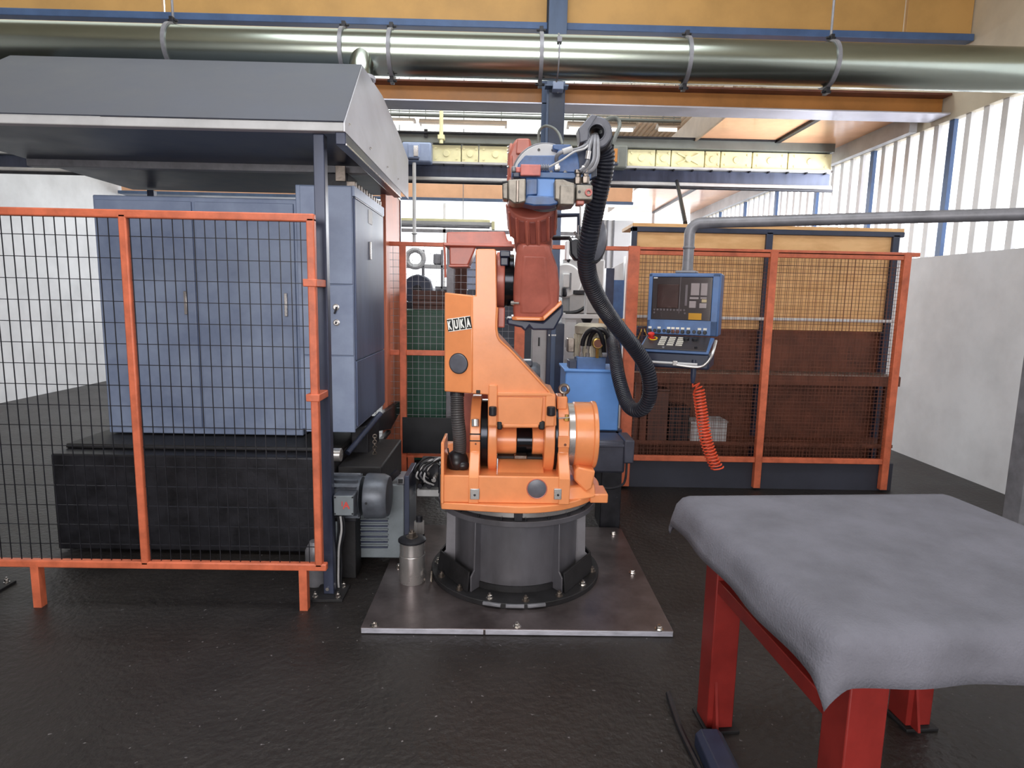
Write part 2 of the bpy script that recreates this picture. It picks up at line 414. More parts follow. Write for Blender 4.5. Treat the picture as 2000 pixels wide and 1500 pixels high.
# round duct
YD = 4.2
dz = P(1000, 111, YD).z; dr = (P(1000, 68, YD).z - P(1000, 155, YD).z) / 2
t = thing('ventilation_duct', 'large round galvanised ventilation duct running across above the robot', 'duct', (0, YD, dz - dr))
part('pipe', MB().lathe((-6.9, YD, dz), (1, 0, 0), [(dr, 0), (dr, 11.2)], 64), 'galv', t)
for px in (320, 663, 758, 1058, 1350, 1640):
    x = P(px, 112, YD - dr).x
    c = MB().ring((x, YD, dz), (1, 0, 0), dr + .012, dr - .01, -.012, .012, 48)
    rg = part('clamp_ring', c, 'grey', t, 0)
    for s in (1, -1):
        lug = MB().box(x - .012, x + .012, YD - .03, YD + .03, dz + s * (dr + .005), dz + s * (dr + .045)).cyl((x - .03, YD, dz + s * (dr + .03)), (x + .03, YD, dz + s * (dr + .03)), .009, n=8)
        part('clamp_lug', lug, 'dark', rg, .002)
xw = P(1092, 112, YD - dr).x
part('strap', MB().ring((xw, YD, dz), (1, 0, 0), dr + .006, dr - .002, -.004, .004, 48).box(xw - .014, xw + .014, YD - dr - .012, YD - dr + .03, dz + .045, dz + .075), 'grey', t)
for px in (320, 1640):
    xw = P(px, 112, YD - dr).x; part('duct_hanger', MB().cyl((xw, YD, dz + dr + .04), (xw, YD, 5.22), .008, n=8), 'grey', t)

# roof lamps and thin services
YL = 9.0
for a, b, c, d, lab in ((820, 236, 990, 249, 'fluorescent batten lamp under the roof left of the blue column'), (1108, 240, 1240, 254, 'fluorescent batten lamp under the roof just right of the blue column'),
                        (1283, 243, 1326, 254, 'short fluorescent batten lamp near the right roof corner'), (752, 232, 811, 239, 'fluorescent batten lamp partly hidden by the grey hood')):
    p0 = P(a, b, YL); p1 = P(c, d, YL)
    t = thing('ceiling_lamp', lab, 'lamp', ((p0.x + p1.x) / 2, YL, p1.z), 'fluorescent lamps under the roof')
    z1 = P((a + c) / 2, b, YL).z; z0 = P((a + c) / 2, d, YL).z; zm = z0 + (z1 - z0) * .3
    part('housing', MB().prism([(YL - .1, zm), (YL - .05, z1), (YL + .05, z1), (YL + .1, zm)], 'x', p0.x, p1.x), 'fixture', t)
    part('tube', MB().cyl((p0.x + .03, YL, zm - .02), (p1.x - .03, YL, zm - .02), .022, n=10), 'lamp', t)
    for x in (p0.x + .08, p1.x - .08):
        part('hanger', MB().cyl((x, YL, z1), (x, YL, 5.2), .006, n=6), 'olive', t)
zc1 = P(1000, 229, 8.9).z
solo('conduit_pipe', MB().cyl((-6.9, 8.9, zc1), (P(1330, 231, 8.9).x, 8.9, zc1), .024, n=10), 'olive', 'thin olive conduit pipe running along above the fluorescent lamps', 'pipe')
zc2 = P(1000, 222, 8.8).z
solo('stay_wire', MB().cyl((-6.9, 8.8, zc2), (P(1330, 226, 8.8).x, 8.8, zc2), .008, n=6), 'olive', 'thin taut wire just above the olive conduit under the roof', 'wire')

# crane bridge: olive rail, cream box girder panels, blue end boxes
YC = 8.0
z = lambda v, Y=YC: P(1000, v, Y).z
t = thing('crane_bridge', 'cream crane bridge with olive top rail and pressed panels spanning behind the robot head', 'crane bridge', (0, YC, z(352)))
t0 = t
part('top_rail', MB().box(-6.5, 4.1, YC - .05, YC + .3, z(284), z(266)), 'olive', t, .004)
part('top_rail_lip', MB().box(-6.5, 4.1, YC - .09, YC + .3, z(267), z(264)), 'dark', t)
xs = [P(v, 300, YC).x for v in (842, 901, 935, 1000, 1060, 1125, 1180)]
xs2 = [P(v, 300, YC).x for v in (1225, 1281, 1311, 1377, 1408, 1470, 1540)] + [4.1]
xs0 = [-6.4, -5.5] + [P(v, 300, YC).x for v in (300, 420, 540, 660, 785)]
def cream(a, b, X=False, hole=False):
    p = part('cream_panel', MB().box(a + .006, b - .006, YC, YC + .2, z(319), z(286)), 'cream', t, .006)
    w_ = b - a; cxx = (a + b) / 2; czz = (z(319) + z(286)) / 2; h = z(286) - z(319)
    if X:
        e = MB()
        for s in (1, -1):
            ang = math.atan2(h * .7, w_ * .7) * s
            part('pressed_rib', MB().cbox((cxx, YC - .006, czz), (math.hypot(w_, h) * .62, .03, .013), Matrix.Rotation(-ang, 3, 'Y')), 'cream', p, .003)
        part('pressed_boss', MB().lathe((cxx, YC + .002, czz), (0, -1, 0), [(.045, 0), (.038, .03)], 16), 'cream', p, .003)
    else:
        e = MB()
        for dx, dz_ in ((-.35, -.3), (-.35, .3), (.35, -.3), (.35, .3)):
            part('rivet', MB().lathe((cxx + dx * w_, YC + .002, czz + dz_ * h), (0, -1, 0), [(.013, 0), (.013, .012)], 8), 'cream', p)
        part('pressed_boss', MB().lathe((cxx, YC + .002, czz), (0, -1, 0), [(.045, 0), (.038, .014)], 14), 'cream', p)
for a, b in zip(xs[:-1], xs[1:]): cream(a, b)
for i, (a, b) in enumerate(zip(xs2[:-1], xs2[1:])): cream(a, b, i == 2)
for i, (a, b) in enumerate(zip(xs0[:-1], xs0[1:])): cream(a, b)
part('lower_lip', MB().box(-6.5, 4.1, YC - .05, YC + .2, z(324), z(320)), 'light_grey', t)
part('lower_rail', MB().box(-6.5, 4.1, YC + .02, YC + .2, z(350), z(325)), 'post_dark', t)
for i in range(44):
    x = -6.3 + i * .24
    part('rail_bolt', MB().box(x - .008, x + .008, YC - .04, YC - .02 + .04, z(327), z(323.5)), 'dark', t)
part('busbar', MB().cyl((-6.5, YC - .02, z(355)), (4.1, YC - .02, z(355)), .035, n=12), 'light_grey', t)
part('busbar', MB().cyl((-6.5, YC - .06, z(360.5)), (4.1, YC - .06, z(360.5)), .02, n=12), 'dark', t)
for (a, b, c, d, m, lab, ins) in ((785, 277, 842, 316, 'cab_blue', 'blue switch box on the crane bridge beside the hood', 'steel'), (1180, 283, 1226, 327, 'olive', 'grey switch box with orange window on the crane bridge right of the hose ring', 'beam_orange')):
    q = thing('switch_box', lab, 'switch box', (P((a + c) / 2, d, YC).x, YC - .15, P((a + c) / 2, d, YC).z))
    part('housing', MB().pbox(a, b, c, d, YC - .2, YC - .01), m, q, .02)
    xm = (a + c) / 2
    part('recess_frame', MB().pbox(xm - 17, b + 4, xm + 6, d - 8, YC - .215, YC - .19), m, q, .01)
    part('window', MB().pbox(xm - 6, b + 7, xm + 3, d - 11, YC - .23, YC - .2), ins, q, .004)
    part('handle_bar', MB().pbox(xm - 18, d - 8, xm + 4, d - 5, YC - .24, YC - .2), 'navy', q, .006)
# drop rod below the left switch box, and pale vertical pipe above
p0 = P(809, 318, 7.8); 
solo('drop_rod', MB().cyl((p0.x, 7.8, P(809, 318, 7.8).z), (p0.x, 7.8, P(809, 476, 7.8).z), .022, n=10).lathe((p0.x, 7.8, P(809, 461, 7.8).z), (0, 0, 1), [(.0, 0), (.04, .03), (.0, .06)], 10), 'light_grey', 'pale drop rod hanging below the blue switch box', 'rod')
p0 = P(862, 217, 7.88)
part('vent_pipe', MB().cyl((p0.x, 7.88, P(862, 280, 7.88).z), (p0.x, 7.88, P(862, 217, 7.88).z), .024, n=10), 'cream', t0, label='short pale green vertical pipe')
part('pipe_clip', MB().box(p0.x - .04, p0.x + .04, 7.85, 7.95, P(862, 272, 7.88).z, P(862, 264, 7.88).z), 'cream', t0)
p0 = P(832, 253, 7.95)
part('stub_post', MB().box(p0.x - .02, p0.x + .02, 7.93, 7.97, P(832, 268, 7.95).z, p0.z), 'dark', t0)

# far ochre beam, pale rail trays
Y3 = 11.5
t = thing('far_beam', 'peach painted beam across the far windows behind the robot head', 'beam', (0, Y3, P(1000, 393, Y3).z))
part('web', MB().box(-6.9, 2.3, Y3, Y3 + .1, P(1000, 391, Y3).z, P(1000, 361, Y3).z), 'peach', t)
part('bottom_flange', MB().box(-6.9, 2.3, Y3 - .12, Y3 + .2, P(1000, 397, Y3).z, P(1000, 391, Y3).z), 'steel_blue', t, .004)
Y4 = 9.2
t = thing('cable_tray', 'pale green cable tray with grey underside in front of the far windows', 'tray', (P(860, 440, Y4).x, Y4, P(860, 446, Y4).z))
xa = P(600, 430, Y4).x; xb = P(957, 430, Y4).x
part('top_tray', MB().box(xa, xb, Y4, Y4 + .2, P(860, 432, Y4).z, P(860, 427, Y4).z), 'cream', t, .004)
part('side_tray', MB().box(xa, xb + .06, Y4 - .05, Y4 + .2, P(860, 439, Y4).z, P(860, 433, Y4).z), 'light_grey', t, .004)
part('rail', MB().cyl((xa, Y4 - .03, P(860, 442.5, Y4).z), (xb, Y4 - .03, P(860, 442.5, Y4).z), .02, n=8), 'grey', t)
for xx in (xa + .3, xb - .4, (xa + xb) / 2): part('hanger_wire', MB().cyl((xx, Y4 + .1, P(860, 428, Y4).z), (xx, Y4 + .1, 5.22), .006, n=6), 'grey', t)
part('end_bracket', MB().pbox(960, 432, 966, 448, Y4 - .08, Y4 + .1), 'cream', t, .004)

# right side: peach glossy soffit panels along the runway, fascia, ribbed translucent wall
sl = struct('trim_1', MB().box(2.36, 3.34, 6.7, 14.4, 3.6, 3.66), 'peach')
struct('soffit_edge', MB().box(2.33, 2.36, 6.7, 14.4, 3.57, 3.9), 'fixture', sl)
struct('soffit_seam', MB().box(3.34, 3.40, 6.7, 14.4, 3.57, 3.66), 'dark', sl)
struct('trim_2', MB().box(3.40, 4.22, 6.7, 14.4, 3.58, 3.64), 'peach')
fa = struct('trim_3', MB().box(4.22, 4.30, 6.7, 14.4, 3.40, 3.75), 'light_grey')
wp = struct('wall_right', MB().box(4.5, 4.6, -4.4, 14.6, 0, 5.4), 'wall')
struct('translucent_sheet', MB().box(4.44, 4.47, -4.4, 14.4, 2.1, 3.42), 'window', wp)
i = 0; y = -4.3
while y < 14.3:
    struct('rib', MB().box(4.38, 4.42, y, y + .07, 2.1, 3.42), 'flange_blue' if i % 6 == 0 else 'white', wp); y += .22; i += 1
struct('dado_panel', MB().box(4.36, 4.40, -4.4, 14.4, 0, 2.1), 'wall', wp)
struct('upper_panel', MB().box(4.36, 4.5, -4.4, 14.4, 3.42, 5.3), 'roof', wp)

# ------------------------------------------------------------------ floor plate and pedestal
ZP = 0.03
PX0, PX1, PY0, PY1 = -0.655, 0.843, 2.743, 4.09
t = thing('floor_plate', 'large bare steel base plate lying on the floor under the robot pedestal', 'plate', ((PX0 + PX1) / 2, (PY0 + PY1) / 2, 0))
ch = .03
part('slab', MB().prism([(PX0, PY0), (PX1, PY0), (PX1, PY1 - ch), (PX1 - ch, PY1), (PX0 + ch, PY1), (PX0, PY1 - ch)], 'z', 0, ZP), 'plate', t, .004)
for px, py in ((731, 1222), (1010, 1224), (1287, 1229), (1235, 1119), (1198, 1043)):
    g = G(px, py, ZP); hexbolt(t, (g.x, g.y, ZP), r=.014, h=.016)
part('edge_highlight', MB().box(PX0 + .004, PX0 + .585, PY0 - .003, PY0 + .002, .004, ZP - .002), 'edge', t, .001)  # thin pale strips put the bright edge highlight into the colour
part('edge_highlight', MB().box(PX0 + .595, PX1 - .004, PY0 - .003, PY0 + .002, .004, ZP - .002), 'edge', t, .001)
hexbolt(t, (PX0 + .07, 3.4, ZP), r=.014, h=.016); hexbolt(t, (PX0 + .07, PY1 - .07, ZP), r=.014, h=.016); hexbolt(t, (.1, PY1 - .07, ZP), r=.014, h=.016)

XC, YCN = P(1008, 1000, 3.42).x, 3.42
zt0 = 0.478          # top of pedestal flange
t = thing('robot_pedestal', 'round grey steel pedestal with welded fins bolted on the floor plate', 'pedestal', (XC, YCN, ZP))
C0 = Vector((XC, YCN, 0))
part('bottom_flange', MB().ring((XC, YCN, 0), (0, 0, 1), .485, .30, ZP, ZP + .028, 64), 'soot', t, .003)
part('drum', MB().ring((XC, YCN, 0), (0, 0, 1), .352, .33, ZP + .028, zt0 - .03, 64), 'ped', t)
part('weld_band', MB().ring((XC, YCN, 0), (0, 0, 1), .362, .34, ZP + .028, ZP + .06, 64), 'soot', t)
part('top_flange', MB().ring((XC, YCN, 0), (0, 0, 1), .446, .2, zt0 - .03, zt0, 64), 'ped', t, .003)
for k, a in enumerate((-34, 34, -80, 80, -126, 126, 180)):
    d = Vector((math.sin(R(a)), -math.cos(R(a)), 0)); s = Vector((d.y, -d.x, 0)) * .005
    pr = [(.345, ZP + .028), (.432, ZP + .028), (.432, ZP + .11), (.405, ZP + .135), (.398, zt0 - .03), (.345, zt0 - .03)]
    vs_ = [C0 + d * r + s + Vector((0, 0, z_)) for r, z_ in pr] + [C0 + d * r - s + Vector((0, 0, z_)) for r, z_ in pr]
    n = len(pr)
    mb = MB().add(vs_, [list(range(n)), list(range(2 * n - 1, n - 1, -1))] + [[i, i + n, (i + 1) % n + n, (i + 1) % n] for i in range(n)])
    part('fin', mb, 'fin' if abs(a) in (80,) else 'ped', t, .002)
def skirt(a0, a1, r0, r1, z0, z1, m='soot'):
    mb = MB(); q = []
    for a in (a0, a1):
        d = Vector((math.sin(R(a)), -math.cos(R(a)), 0))
        q += [C0 + d * r0 + Vector((0, 0, z0)), C0 + d * (r0 + .012) + Vector((0, 0, z0)), C0 + d * (r1 + .012) + Vector((0, 0, z1)), C0 + d * r1 + Vector((0, 0, z1))]
    mb.add(q, [(0, 1, 2, 3), (7, 6, 5, 4), (0, 4, 5, 1), (1, 5, 6, 2), (2, 6, 7, 3), (3, 7, 4, 0)])
    part('skirt_plate', mb, m, t, .002)
for a0, a1 in ((-79, -35), (35, 79), (-125, -81), (81, 125)):
    skirt(a0, a1, .44, .425, ZP + .03, ZP + .135)
for a in (-15, -1, 12):
    d = Vector((math.sin(R(a)), -math.cos(R(a)), 0))
    part('shim', MB().cbox(C0 + d * .487 + Vector((0, 0, ZP + .02)), (.095, .02, .014), Matrix.Rotation(R(a), 3, 'Z')), 'grey', t, .002)
for k in range(14):
    a = R(-168 + k * 24 + 6); p = C0 + Vector((math.sin(a), -math.cos(a), 0)) * .45
    hexbolt(t, (p.x, p.y, ZP + .028), r=.013, h=.02, m='steel_worn' if k % 3 else 'bolt')
for k in range(22):
    a = R(k * 360 / 22 + 5); p = C0 + Vector((math.sin(a), -math.cos(a), 0)) * .435
    hexbolt(t, (p.x, p.y, zt0), r=.007, h=.012, m='dark', washer=False)

# ------------------------------------------------------------------ the robot
YF = 3.0
rb = thing('industrial_robot', 'large orange jointed industrial robot standing on the round grey pedestal', 'robot', (XC, YCN, zt0))
part('slew_ring', MB().ring((XC, YCN, 0), (0, 0, 1), .424, .2, zt0 + .012, .53, 64), 'steel', rb, .003)
part('ring_stop', MB().box(XC - .022, XC + .022, YCN - .436, YCN - .40, zt0, .528), 'dark', rb, .003)
zd0, zd1 = .53, .566
disc = arc(XC, YCN, .468, -90 - 8, 90, 40)
disc += [(XC - .1, YCN + .45), (XC - .47, YCN + .30), (P(860, 990, 3.06).x, 3.06), (P(862, 990, 3.0).x, 3.0)]
tt = part('turntable', MB().prism(disc, 'z', zd0, zd1), 'orange', rb, .005)
# tapered casting at the right of the turntable, ending in a flat tab
mb = MB()
a = P(1096, 965, 3.1); b = P(1163, 965, 3.16)
prof = [(a.x, 3.07, .045), (a.x + .1, 3.08, .06), (b.x, 3.13, .05)]
vs_ = []; fs = []
for x, y, h in prof:
    vs_ += [(x, y, zd1 - .005), (x, y + .06, zd1 + h), (x, y + .26, zd1 + h), (x, y + .34, zd1 - .005)]
for k in range(2):
    for i in range(4): fs.append((k * 4 + i, k * 4 + (i + 1) % 4, k * 4 + 4 + (i + 1) % 4, k * 4 + 4 + i))
fs += [(0, 1, 2, 3), (11, 10, 9, 8)]
part('stop_casting', mb.add(vs_, fs), 'orange', rb, .012)
c = P(1172, 966, 3.2)
part('stop_tab', MB().box(b.x - .03, P(1184, 966, 3.2).x, 3.14, 3.3, c.z - .028, c.z + .022), 'orange', rb, .006)
# base box
zb1 = P(1000, 930, YF).z
x0 = P(863, 955, YF).x; x1 = P(1098, 955, YF).x
bx = part('base_box', MB().prism([(YF, zd1), (YF, zb1), (YF + .09, zb1 - .012), (YF + .6, zb1 - .012), (YF + .6, zd1)], 'x', x0, x1), 'orange', rb, .007)
part('rear_hump', MB().prism([(YF + .09, zb1 - .02), (YF + .13, zb1 + .0), (YF + .34, zb1 + .07), (YF + .6, zb1 + .07), (YF + .6, zb1 - .02)], 'x', P(972, 920, 3.1).x, P(1063, 920, 3.1).x), 'orange', bx, .006)
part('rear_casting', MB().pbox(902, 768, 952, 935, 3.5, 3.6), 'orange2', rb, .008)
c = P(1048.6, 954.5, YF)
part('round_cover', MB().lathe((c.x, YF + .002, c.z), (0, -1, 0), [(W(19.8, YF), 0), (W(19.8, YF), .004), (W(18.5, YF), .006)], 40), 'grey_cover', bx, 0, label='dark grey round cover')
part('cover_rim', MB().torus((c.x, YF - .002, c.z), (0, 1, 0), W(20, YF), .003, 40, 6), 'orange2', bx)
for a, b in ((918, 936.5), (1082, 1097)):
    pd = part('mounting_pad', MB().pbox(a, 955, b, 976, YF - .012, YF + .02), 'steel', bx, .003, label='bare steel mounting pad')
    q = P((a + b) / 2, 965.5, YF)
    part('pad_hole', MB().lathe((q.x, YF - .0105, q.z), (0, -1, 0), [(.006, 0), (.006, .003)], 12), 'black', pd)
# left end plate with hollow for the cables
part('end_plate', MB().pbox(861, 864, 867, 984, YF - .01, YF + .2), 'orange', rb, .004)
part('cable_gland', MB().pbox(868, 866, 888, 890, 3.5, 3.56), 'orange', rb, .006)
# shoulder axis
SY = 3.3; SZ = P(1010, 846, SY).z
def sx(px, Y=3.1): return P(px, 846, Y).x
def pillar(xa, xb, name, Rr=.208):
    pts = []
    for i in range(25):
        a = R(58 + i * (196 - 58) / 24)
        pts.append((SY + Rr * math.cos(a), SZ + Rr * math.sin(a)))
    pts = [(SY + .2, zd1), (SY + .22, SZ)] + pts + [(3.02, .735), (YF - .008, .70), (YF - .008, zd1)]
    return part(name, MB().prism(pts, 'x', xa, xb), 'orange', rb, .005)
pl = pillar(sx(918), sx(938), 'left_bearing_stand')
pr_ = pillar(sx(1091, 3.08), sx(1113, 3.08), 'right_bearing_stand', .204)
fy = SY - .208
for a, b, zz in ((918.3, 937.5, 848), (918.3, 937.5, 861)):
    q = P(928, zz, fy)
    part('seam', MB().box(sx(918) - .001, sx(938) + .001, fy - .002, fy + .03, q.z - .003, q.z + .003), 'soot', pl)
part('cap_screw', MB().cyl((P(928, 826, 3.05).x, 3.075, P(928, 833, 3.08).z), (P(928, 826, 3.08).x, 3.085, P(928, 819, 3.08).z), .019, n=16), 'steel', pl, .003)
part('cap_screw', MB().lathe((P(929, 867, fy).x, fy + .003, P(929, 867, fy).z), (0, -1, 0), [(.005, 0), (.005, .006)], 10), 'rust', pl)
q0 = P(1095, 852, fy); q1 = P(1113, 874, fy)
bb = part('split_block', MB().box(sx(1091.5, 3.06), sx(1114, 3.06), fy - .008, fy + .05, q1.z, q0.z), 'orange', pr_, .003)
part('cap_screw', MB().lathe((P(1104, 868, fy - .01).x, fy - .007, P(1104, 868, fy).z), (0, -1, 0), [(.007, 0), (.007, .004)], 10), 'rust', bb)
# steel drums, seals, hub flanges
def drum(name, a, b, r, m, parent=rb, bev=.004, ya=None, lab=None):
    Yr = SY - r if ya is None else ya
    return part(name, MB().lathe((sx(a, Yr), SY, SZ), (1, 0, 0), [(r, 0), (r, sx(b, Yr) - sx(a, Yr))], 64), m, parent, bev, label=lab)
drum('left_seal_drum', 938, 953, .185, 'black_gloss', lab='black polished steel drum')
drum('seal_ring', 1085, 1092, .205, 'black_gloss', lab='black seal ring')
drum('steel_ring', 1112, 1128, .172, 'steel', lab='bare steel ring')
cap = drum('motor_cap', 1125, 1164, .178, 'orange', bev=.008)
drum('cap_rim', 1162, 1172, .184, 'orange', cap, .006)
# spout under the motor cap
e0 = P(1120, 905, 3.18); 
mb = MB()
top_ = [(sx(1124, 3.2), 3.2, SZ - .12), (sx(1160, 3.2), 3.2, SZ - .12), (sx(1160, 3.2), 3.36, SZ - .12), (sx(1124, 3.2), 3.36, SZ - .12)]
k0 = P(1118, 930, 3.2); k1 = P(1141, 953, 3.2); k2 = P(1153, 946, 3.2); k3 = P(1159, 912, 3.2); k4 = P(1126, 905, 3.2)
part('cap_spout', MB().prism([(k.x, k.z) for k in (k0, P(1124, 936, 3.2), P(1141, 953, 3.2), k2, k3, k4, P(1119, 912, 3.2))], 'y', 3.125, 3.36), 'orange', cap, .01)
# hub
lf = drum('hub_flange', 953, 971, .21, 'orange', bev=.006)
rf = drum('hub_flange', 1064, 1085, .212, 'orange', bev=.006)
HZ = P(1010, 863, 3.22).z
def hub(a, b, r, m, name, lab=None):
    Y = 3.27
    part(name, MB().lathe((P(a, 863, Y - r).x, Y, HZ), (1, 0, 0), [(r, 0), (r, P(b, 863, Y - r).x - P(a, 863, Y - r).x)], 40), m, rb, .004, label=lab)
hub(969, 1009, .078, 'orange', 'hub_sleeve'); hub(1040, 1066, .078, 'orange', 'hub_sleeve')
hub(1009, 1041, .07, 'black_gloss', 'centre_drum', 'black steel drum between the hub sleeves')
part('grease_tray', MB().pbox(971, 891, 1062, 897, 3.2, 3.4), 'soot', rb, .004)
part('grease_pad', MB().pbox(1004, 890, 1029, 897, 3.17, 3.24), 'steel_worn', rb, .004)

# lower arm casting
YA = 3.06
arm_pts = [(929, 488), (934, 486), (966, 486), (969, 489), (971, 655), (1074, 767), (1085, 770), (1087, 832), (1066, 834), (1052, 834), (971, 834), (953, 834), (953, 771), (922, 769), (922, 578), (929, 577)]
arm = part('lower_arm', MB().pprism(arm_pts, YA, YA + .33), 'orange', rb, .009)
# slanted left housing of the arm
xa = P(868, 670, YA + .06).x; xb = P(923, 670, YA).x
ztl = P(868, 571, YA + .06).z; ztr = P(923, 577, YA).z; zbl = P(868, 765, YA + .06).z; zbr = P(923, 769, YA).z
lh = part('arm_side_housing', MB().add([(xa, YA + .06, zbl), (xb, YA, zbr), (xb, YA + .3, zbr), (xa, YA + .3, zbl), (xa, YA + .06, ztl), (xb, YA, ztr), (xb, YA + .3, ztr), (xa, YA + .3, ztl)],
      [(0, 3, 2, 1), (4, 5, 6, 7), (0, 1, 5, 4), (1, 2, 6, 5), (2, 3, 7, 6), (3, 0, 4, 7)]), 'orange', rb, .007)
fn = Vector((-(YA - (YA + .06)), 0, 0)); 
fdir = Vector((xb - xa, -.06, 0)).normalized(); fnor = Vector((fdir.y, -fdir.x, 0))   # outward (towards the camera)
if fnor.y > 0: fnor = -fnor
def on_face(px, py):
    d = ray(px, py); o = Vector((xa, YA + .06, 0)); tt_ = (o - CAM).dot(fnor) / d.dot(fnor); return CAM + d * tt_
c = on_face(896, 710)
part('round_cover', MB().lathe(c, fnor, [(W(19.5, YA), -.002), (W(19.5, YA), .005), (W(18, YA), .008), (W(2, YA), .010)], 40), 'grey_cover', lh, label='dark grey round cover')
part('cover_rim', MB().torus(c + fnor * .003, fnor, W(19.8, YA), .0028, 40, 6), 'soot', lh)
# name plates: K U K A
ux = (on_face(921, 629) - on_face(873, 636)).normalized(); uz = fnor.cross(ux); uz = uz if uz.z > 0 else -uz
rotm = Matrix((ux, uz, fnor)).transposed()
for i, s in enumerate('KUKA'):
    u = (i + .5) / 4
    c = on_face(873 + (921.5 - 873) * u, 636.2 + (629 - 636.2) * u)
    pw = W(11.3, YA); ph = W(22.5, YA)
    pt = part('name_plate', MB().cbox(c + fnor * .001, (pw, ph, .003), rotm), 'decal', lh, label='black square plate of the lettering on the arm')
    me = text_mesh(s, ph * 1.02, 'letter', .0028)
    xsv = [v.co.x for v in me.vertices]; ysv = [v.co.y for v in me.vertices]
    mx = (max(xsv) + min(xsv)) / 2; my = (max(ysv) + min(ysv)) / 2; wd = max(xsv) - min(xsv); hh = max(ysv) - min(ysv)
    for v in me.vertices: v.co = Vector(((v.co.x - mx) * pw * .74 / wd, (v.co.y - my) * ph * .78 / hh, v.co.z))
    o = put('letter', me, c + fnor * .0033, pt); o.rotation_euler = rotm.to_euler(); o['label'] = 'white letter ' + s
part('plate_frame', MB().cbox(on_face(897.2, 632.6) + fnor * .0003, (W(50.5, YA), W(25.5, YA), .002), rotm), 'letter', lh, label='thin white border of the lettering')
# ribs, pads, slots
part('edge_rib', MB().tube(spl([P(971, 600, YA - .001), P(971.5, 656, YA - .001), P(1000, 687, YA - .001), P(1073, 766, YA - .001)], 4), .006, 8), 'orange', arm)
part('ledge', MB().pprism([(971, 766.5), (1076, 767), (1082, 774), (971, 774)], YA - .014, YA + .02), 'orange', arm, .005)
part('front_panel', MB().pprism([(972, 775), (1061, 776), (1058, 831), (972, 831)], YA - .012, YA + .02), 'orange', arm, .006)
part('foot_lip', MB().pprism([(982, 829), (1052, 829), (1052, 836), (982, 836)], YA - .016, YA + .05), 'orange', arm, .006)
for a, b in ((971, 981), (1052.5, 1064)):
    part('slot', MB().pbox(a, 823, b, 840, YA - .0145, YA + .03), 'soot', arm, .008, label='dark rounded slot')
part('pad', MB().pbox(954, 752, 971, 832, YA - .013, YA + .02), 'orange', arm, .005)
part('pad', MB().pbox(1065, 770, 1084, 833, YA - .013, YA + .03), 'orange', arm, .006)
part('slot', MB().pbox(930, 762, 938, 769, YA - .003, YA + .02), 'soot', arm, .002)
for a, b in ((954.5, 970), (1067.5, 1085)):
    q = P((a + b) / 2, 812, YA - .03); q1 = P((a + b) / 2, 794, YA - .03)
    part('rubber_buffer', MB().cyl((q.x, YA - .03, q.z), (q.x, YA - .03, q1.z), W((b - a) / 2, YA), n=20), 'dark', arm, .006, label='dark grey cylindrical stop')
# brass fitting with pin at the right stand
q = P(1107, 815, 3.06)
bf = part('brass_fitting', MB().lathe((q.x, 3.06, q.z - .02), (0, 0, 1), [(.012, 0), (.016, .004), (.016, .018), (.010, .02), (.010, .034)], 6), 'brass', rb, label='small brass fitting')
part('fitting_pin', MB().cyl((P(1091, 816.5, 3.05).x, 3.05, q.z - .004), (P(1113, 815, 3.05).x, 3.05, q.z), .004, n=8), 'steel', bf)
# eye bolt
q = P(1099, 760, 3.28)
eb = part('eye_bolt', MB().torus((q.x, 3.2, P(1099, 760, 3.2).z), (.25, 1, 0), W(8.3, 3.2), .009, 28, 10).lathe((q.x, 3.2, SZ + .215), (0, 0, 1), [(.022, -.02), (.022, 0), (.012, .012), (.012, .028)], 16), 'steel_worn', rb, label='bare steel lifting eye')
part('lifting_lug', MB().pbox(1088, 775, 1108, 800, 3.17, 3.3), 'orange', rb, .006)
# ribbed cable conduit on the left
path = spl([P(893, 764, 3.2), P(893, 785, 3.19), P(894, 815, 3.17), P(897, 845, 3.17), P(898, 872, 3.19), P(896, 893, 3.22)], 10)
mb = MB(); ribbed(mb, path, W(13, 3.2), .012, .13, 20)
cdn = part('cable_conduit', mb, 'conduit', rb, smooth=0, label='black ribbed cable conduit')
q = P(893, 774, 3.2)
part('conduit_collar', MB().lathe((q.x, 3.2, q.z), (0, 0, 1), [(W(14, 3.2), 0), (W(14, 3.2), .03)], 24), 'dark', cdn, .004)
part('conduit_boot', MB().ell(P(893, 900, 3.2), (.06, .08, .06)).ell(P(904, 909, 3.15), (.035, .03, .025)), 'black', cdn)
for i in (1,):
    a = P(872 + i * 3, 872 + i * 4, 3.1 + .03 * i); b = P(878 + i * 6, 912, 3.08); c = P(874 + i * 4, 893, 3.05)
    part('cable', MB().tube(spl([a, c, b], 6), .004, 6), 'dark', cdn)
# elbow joint
EY = 3.26; EZ = P(985, 548, EY).z
def ed(name, a, b, r, m, bev=.004, lab=None):
    return part(name, MB().lathe((P(a, 548, EY - r).x, EY, EZ), (1, 0, 0), [(r, 0), (r, P(b, 548, EY - r).x - P(a, 548, EY - r).x)], 48), m, rb, bev, label=lab)
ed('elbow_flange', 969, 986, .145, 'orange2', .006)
ed('elbow_drum', 985, 1004, .135, 'black_gloss', .004, 'dark polished steel elbow drum')
part('elbow_plug', MB().pbox(976, 489, 997, 502, 3.1, 3.2).pbox(977, 502, 993, 519, 3.12, 3.2), 'navy', rb, .006, label='dark blue plug at the elbow')
part('elbow_block', MB().pbox(972, 600, 986, 640, 3.14, 3.3), 'orange2', rb, .006)
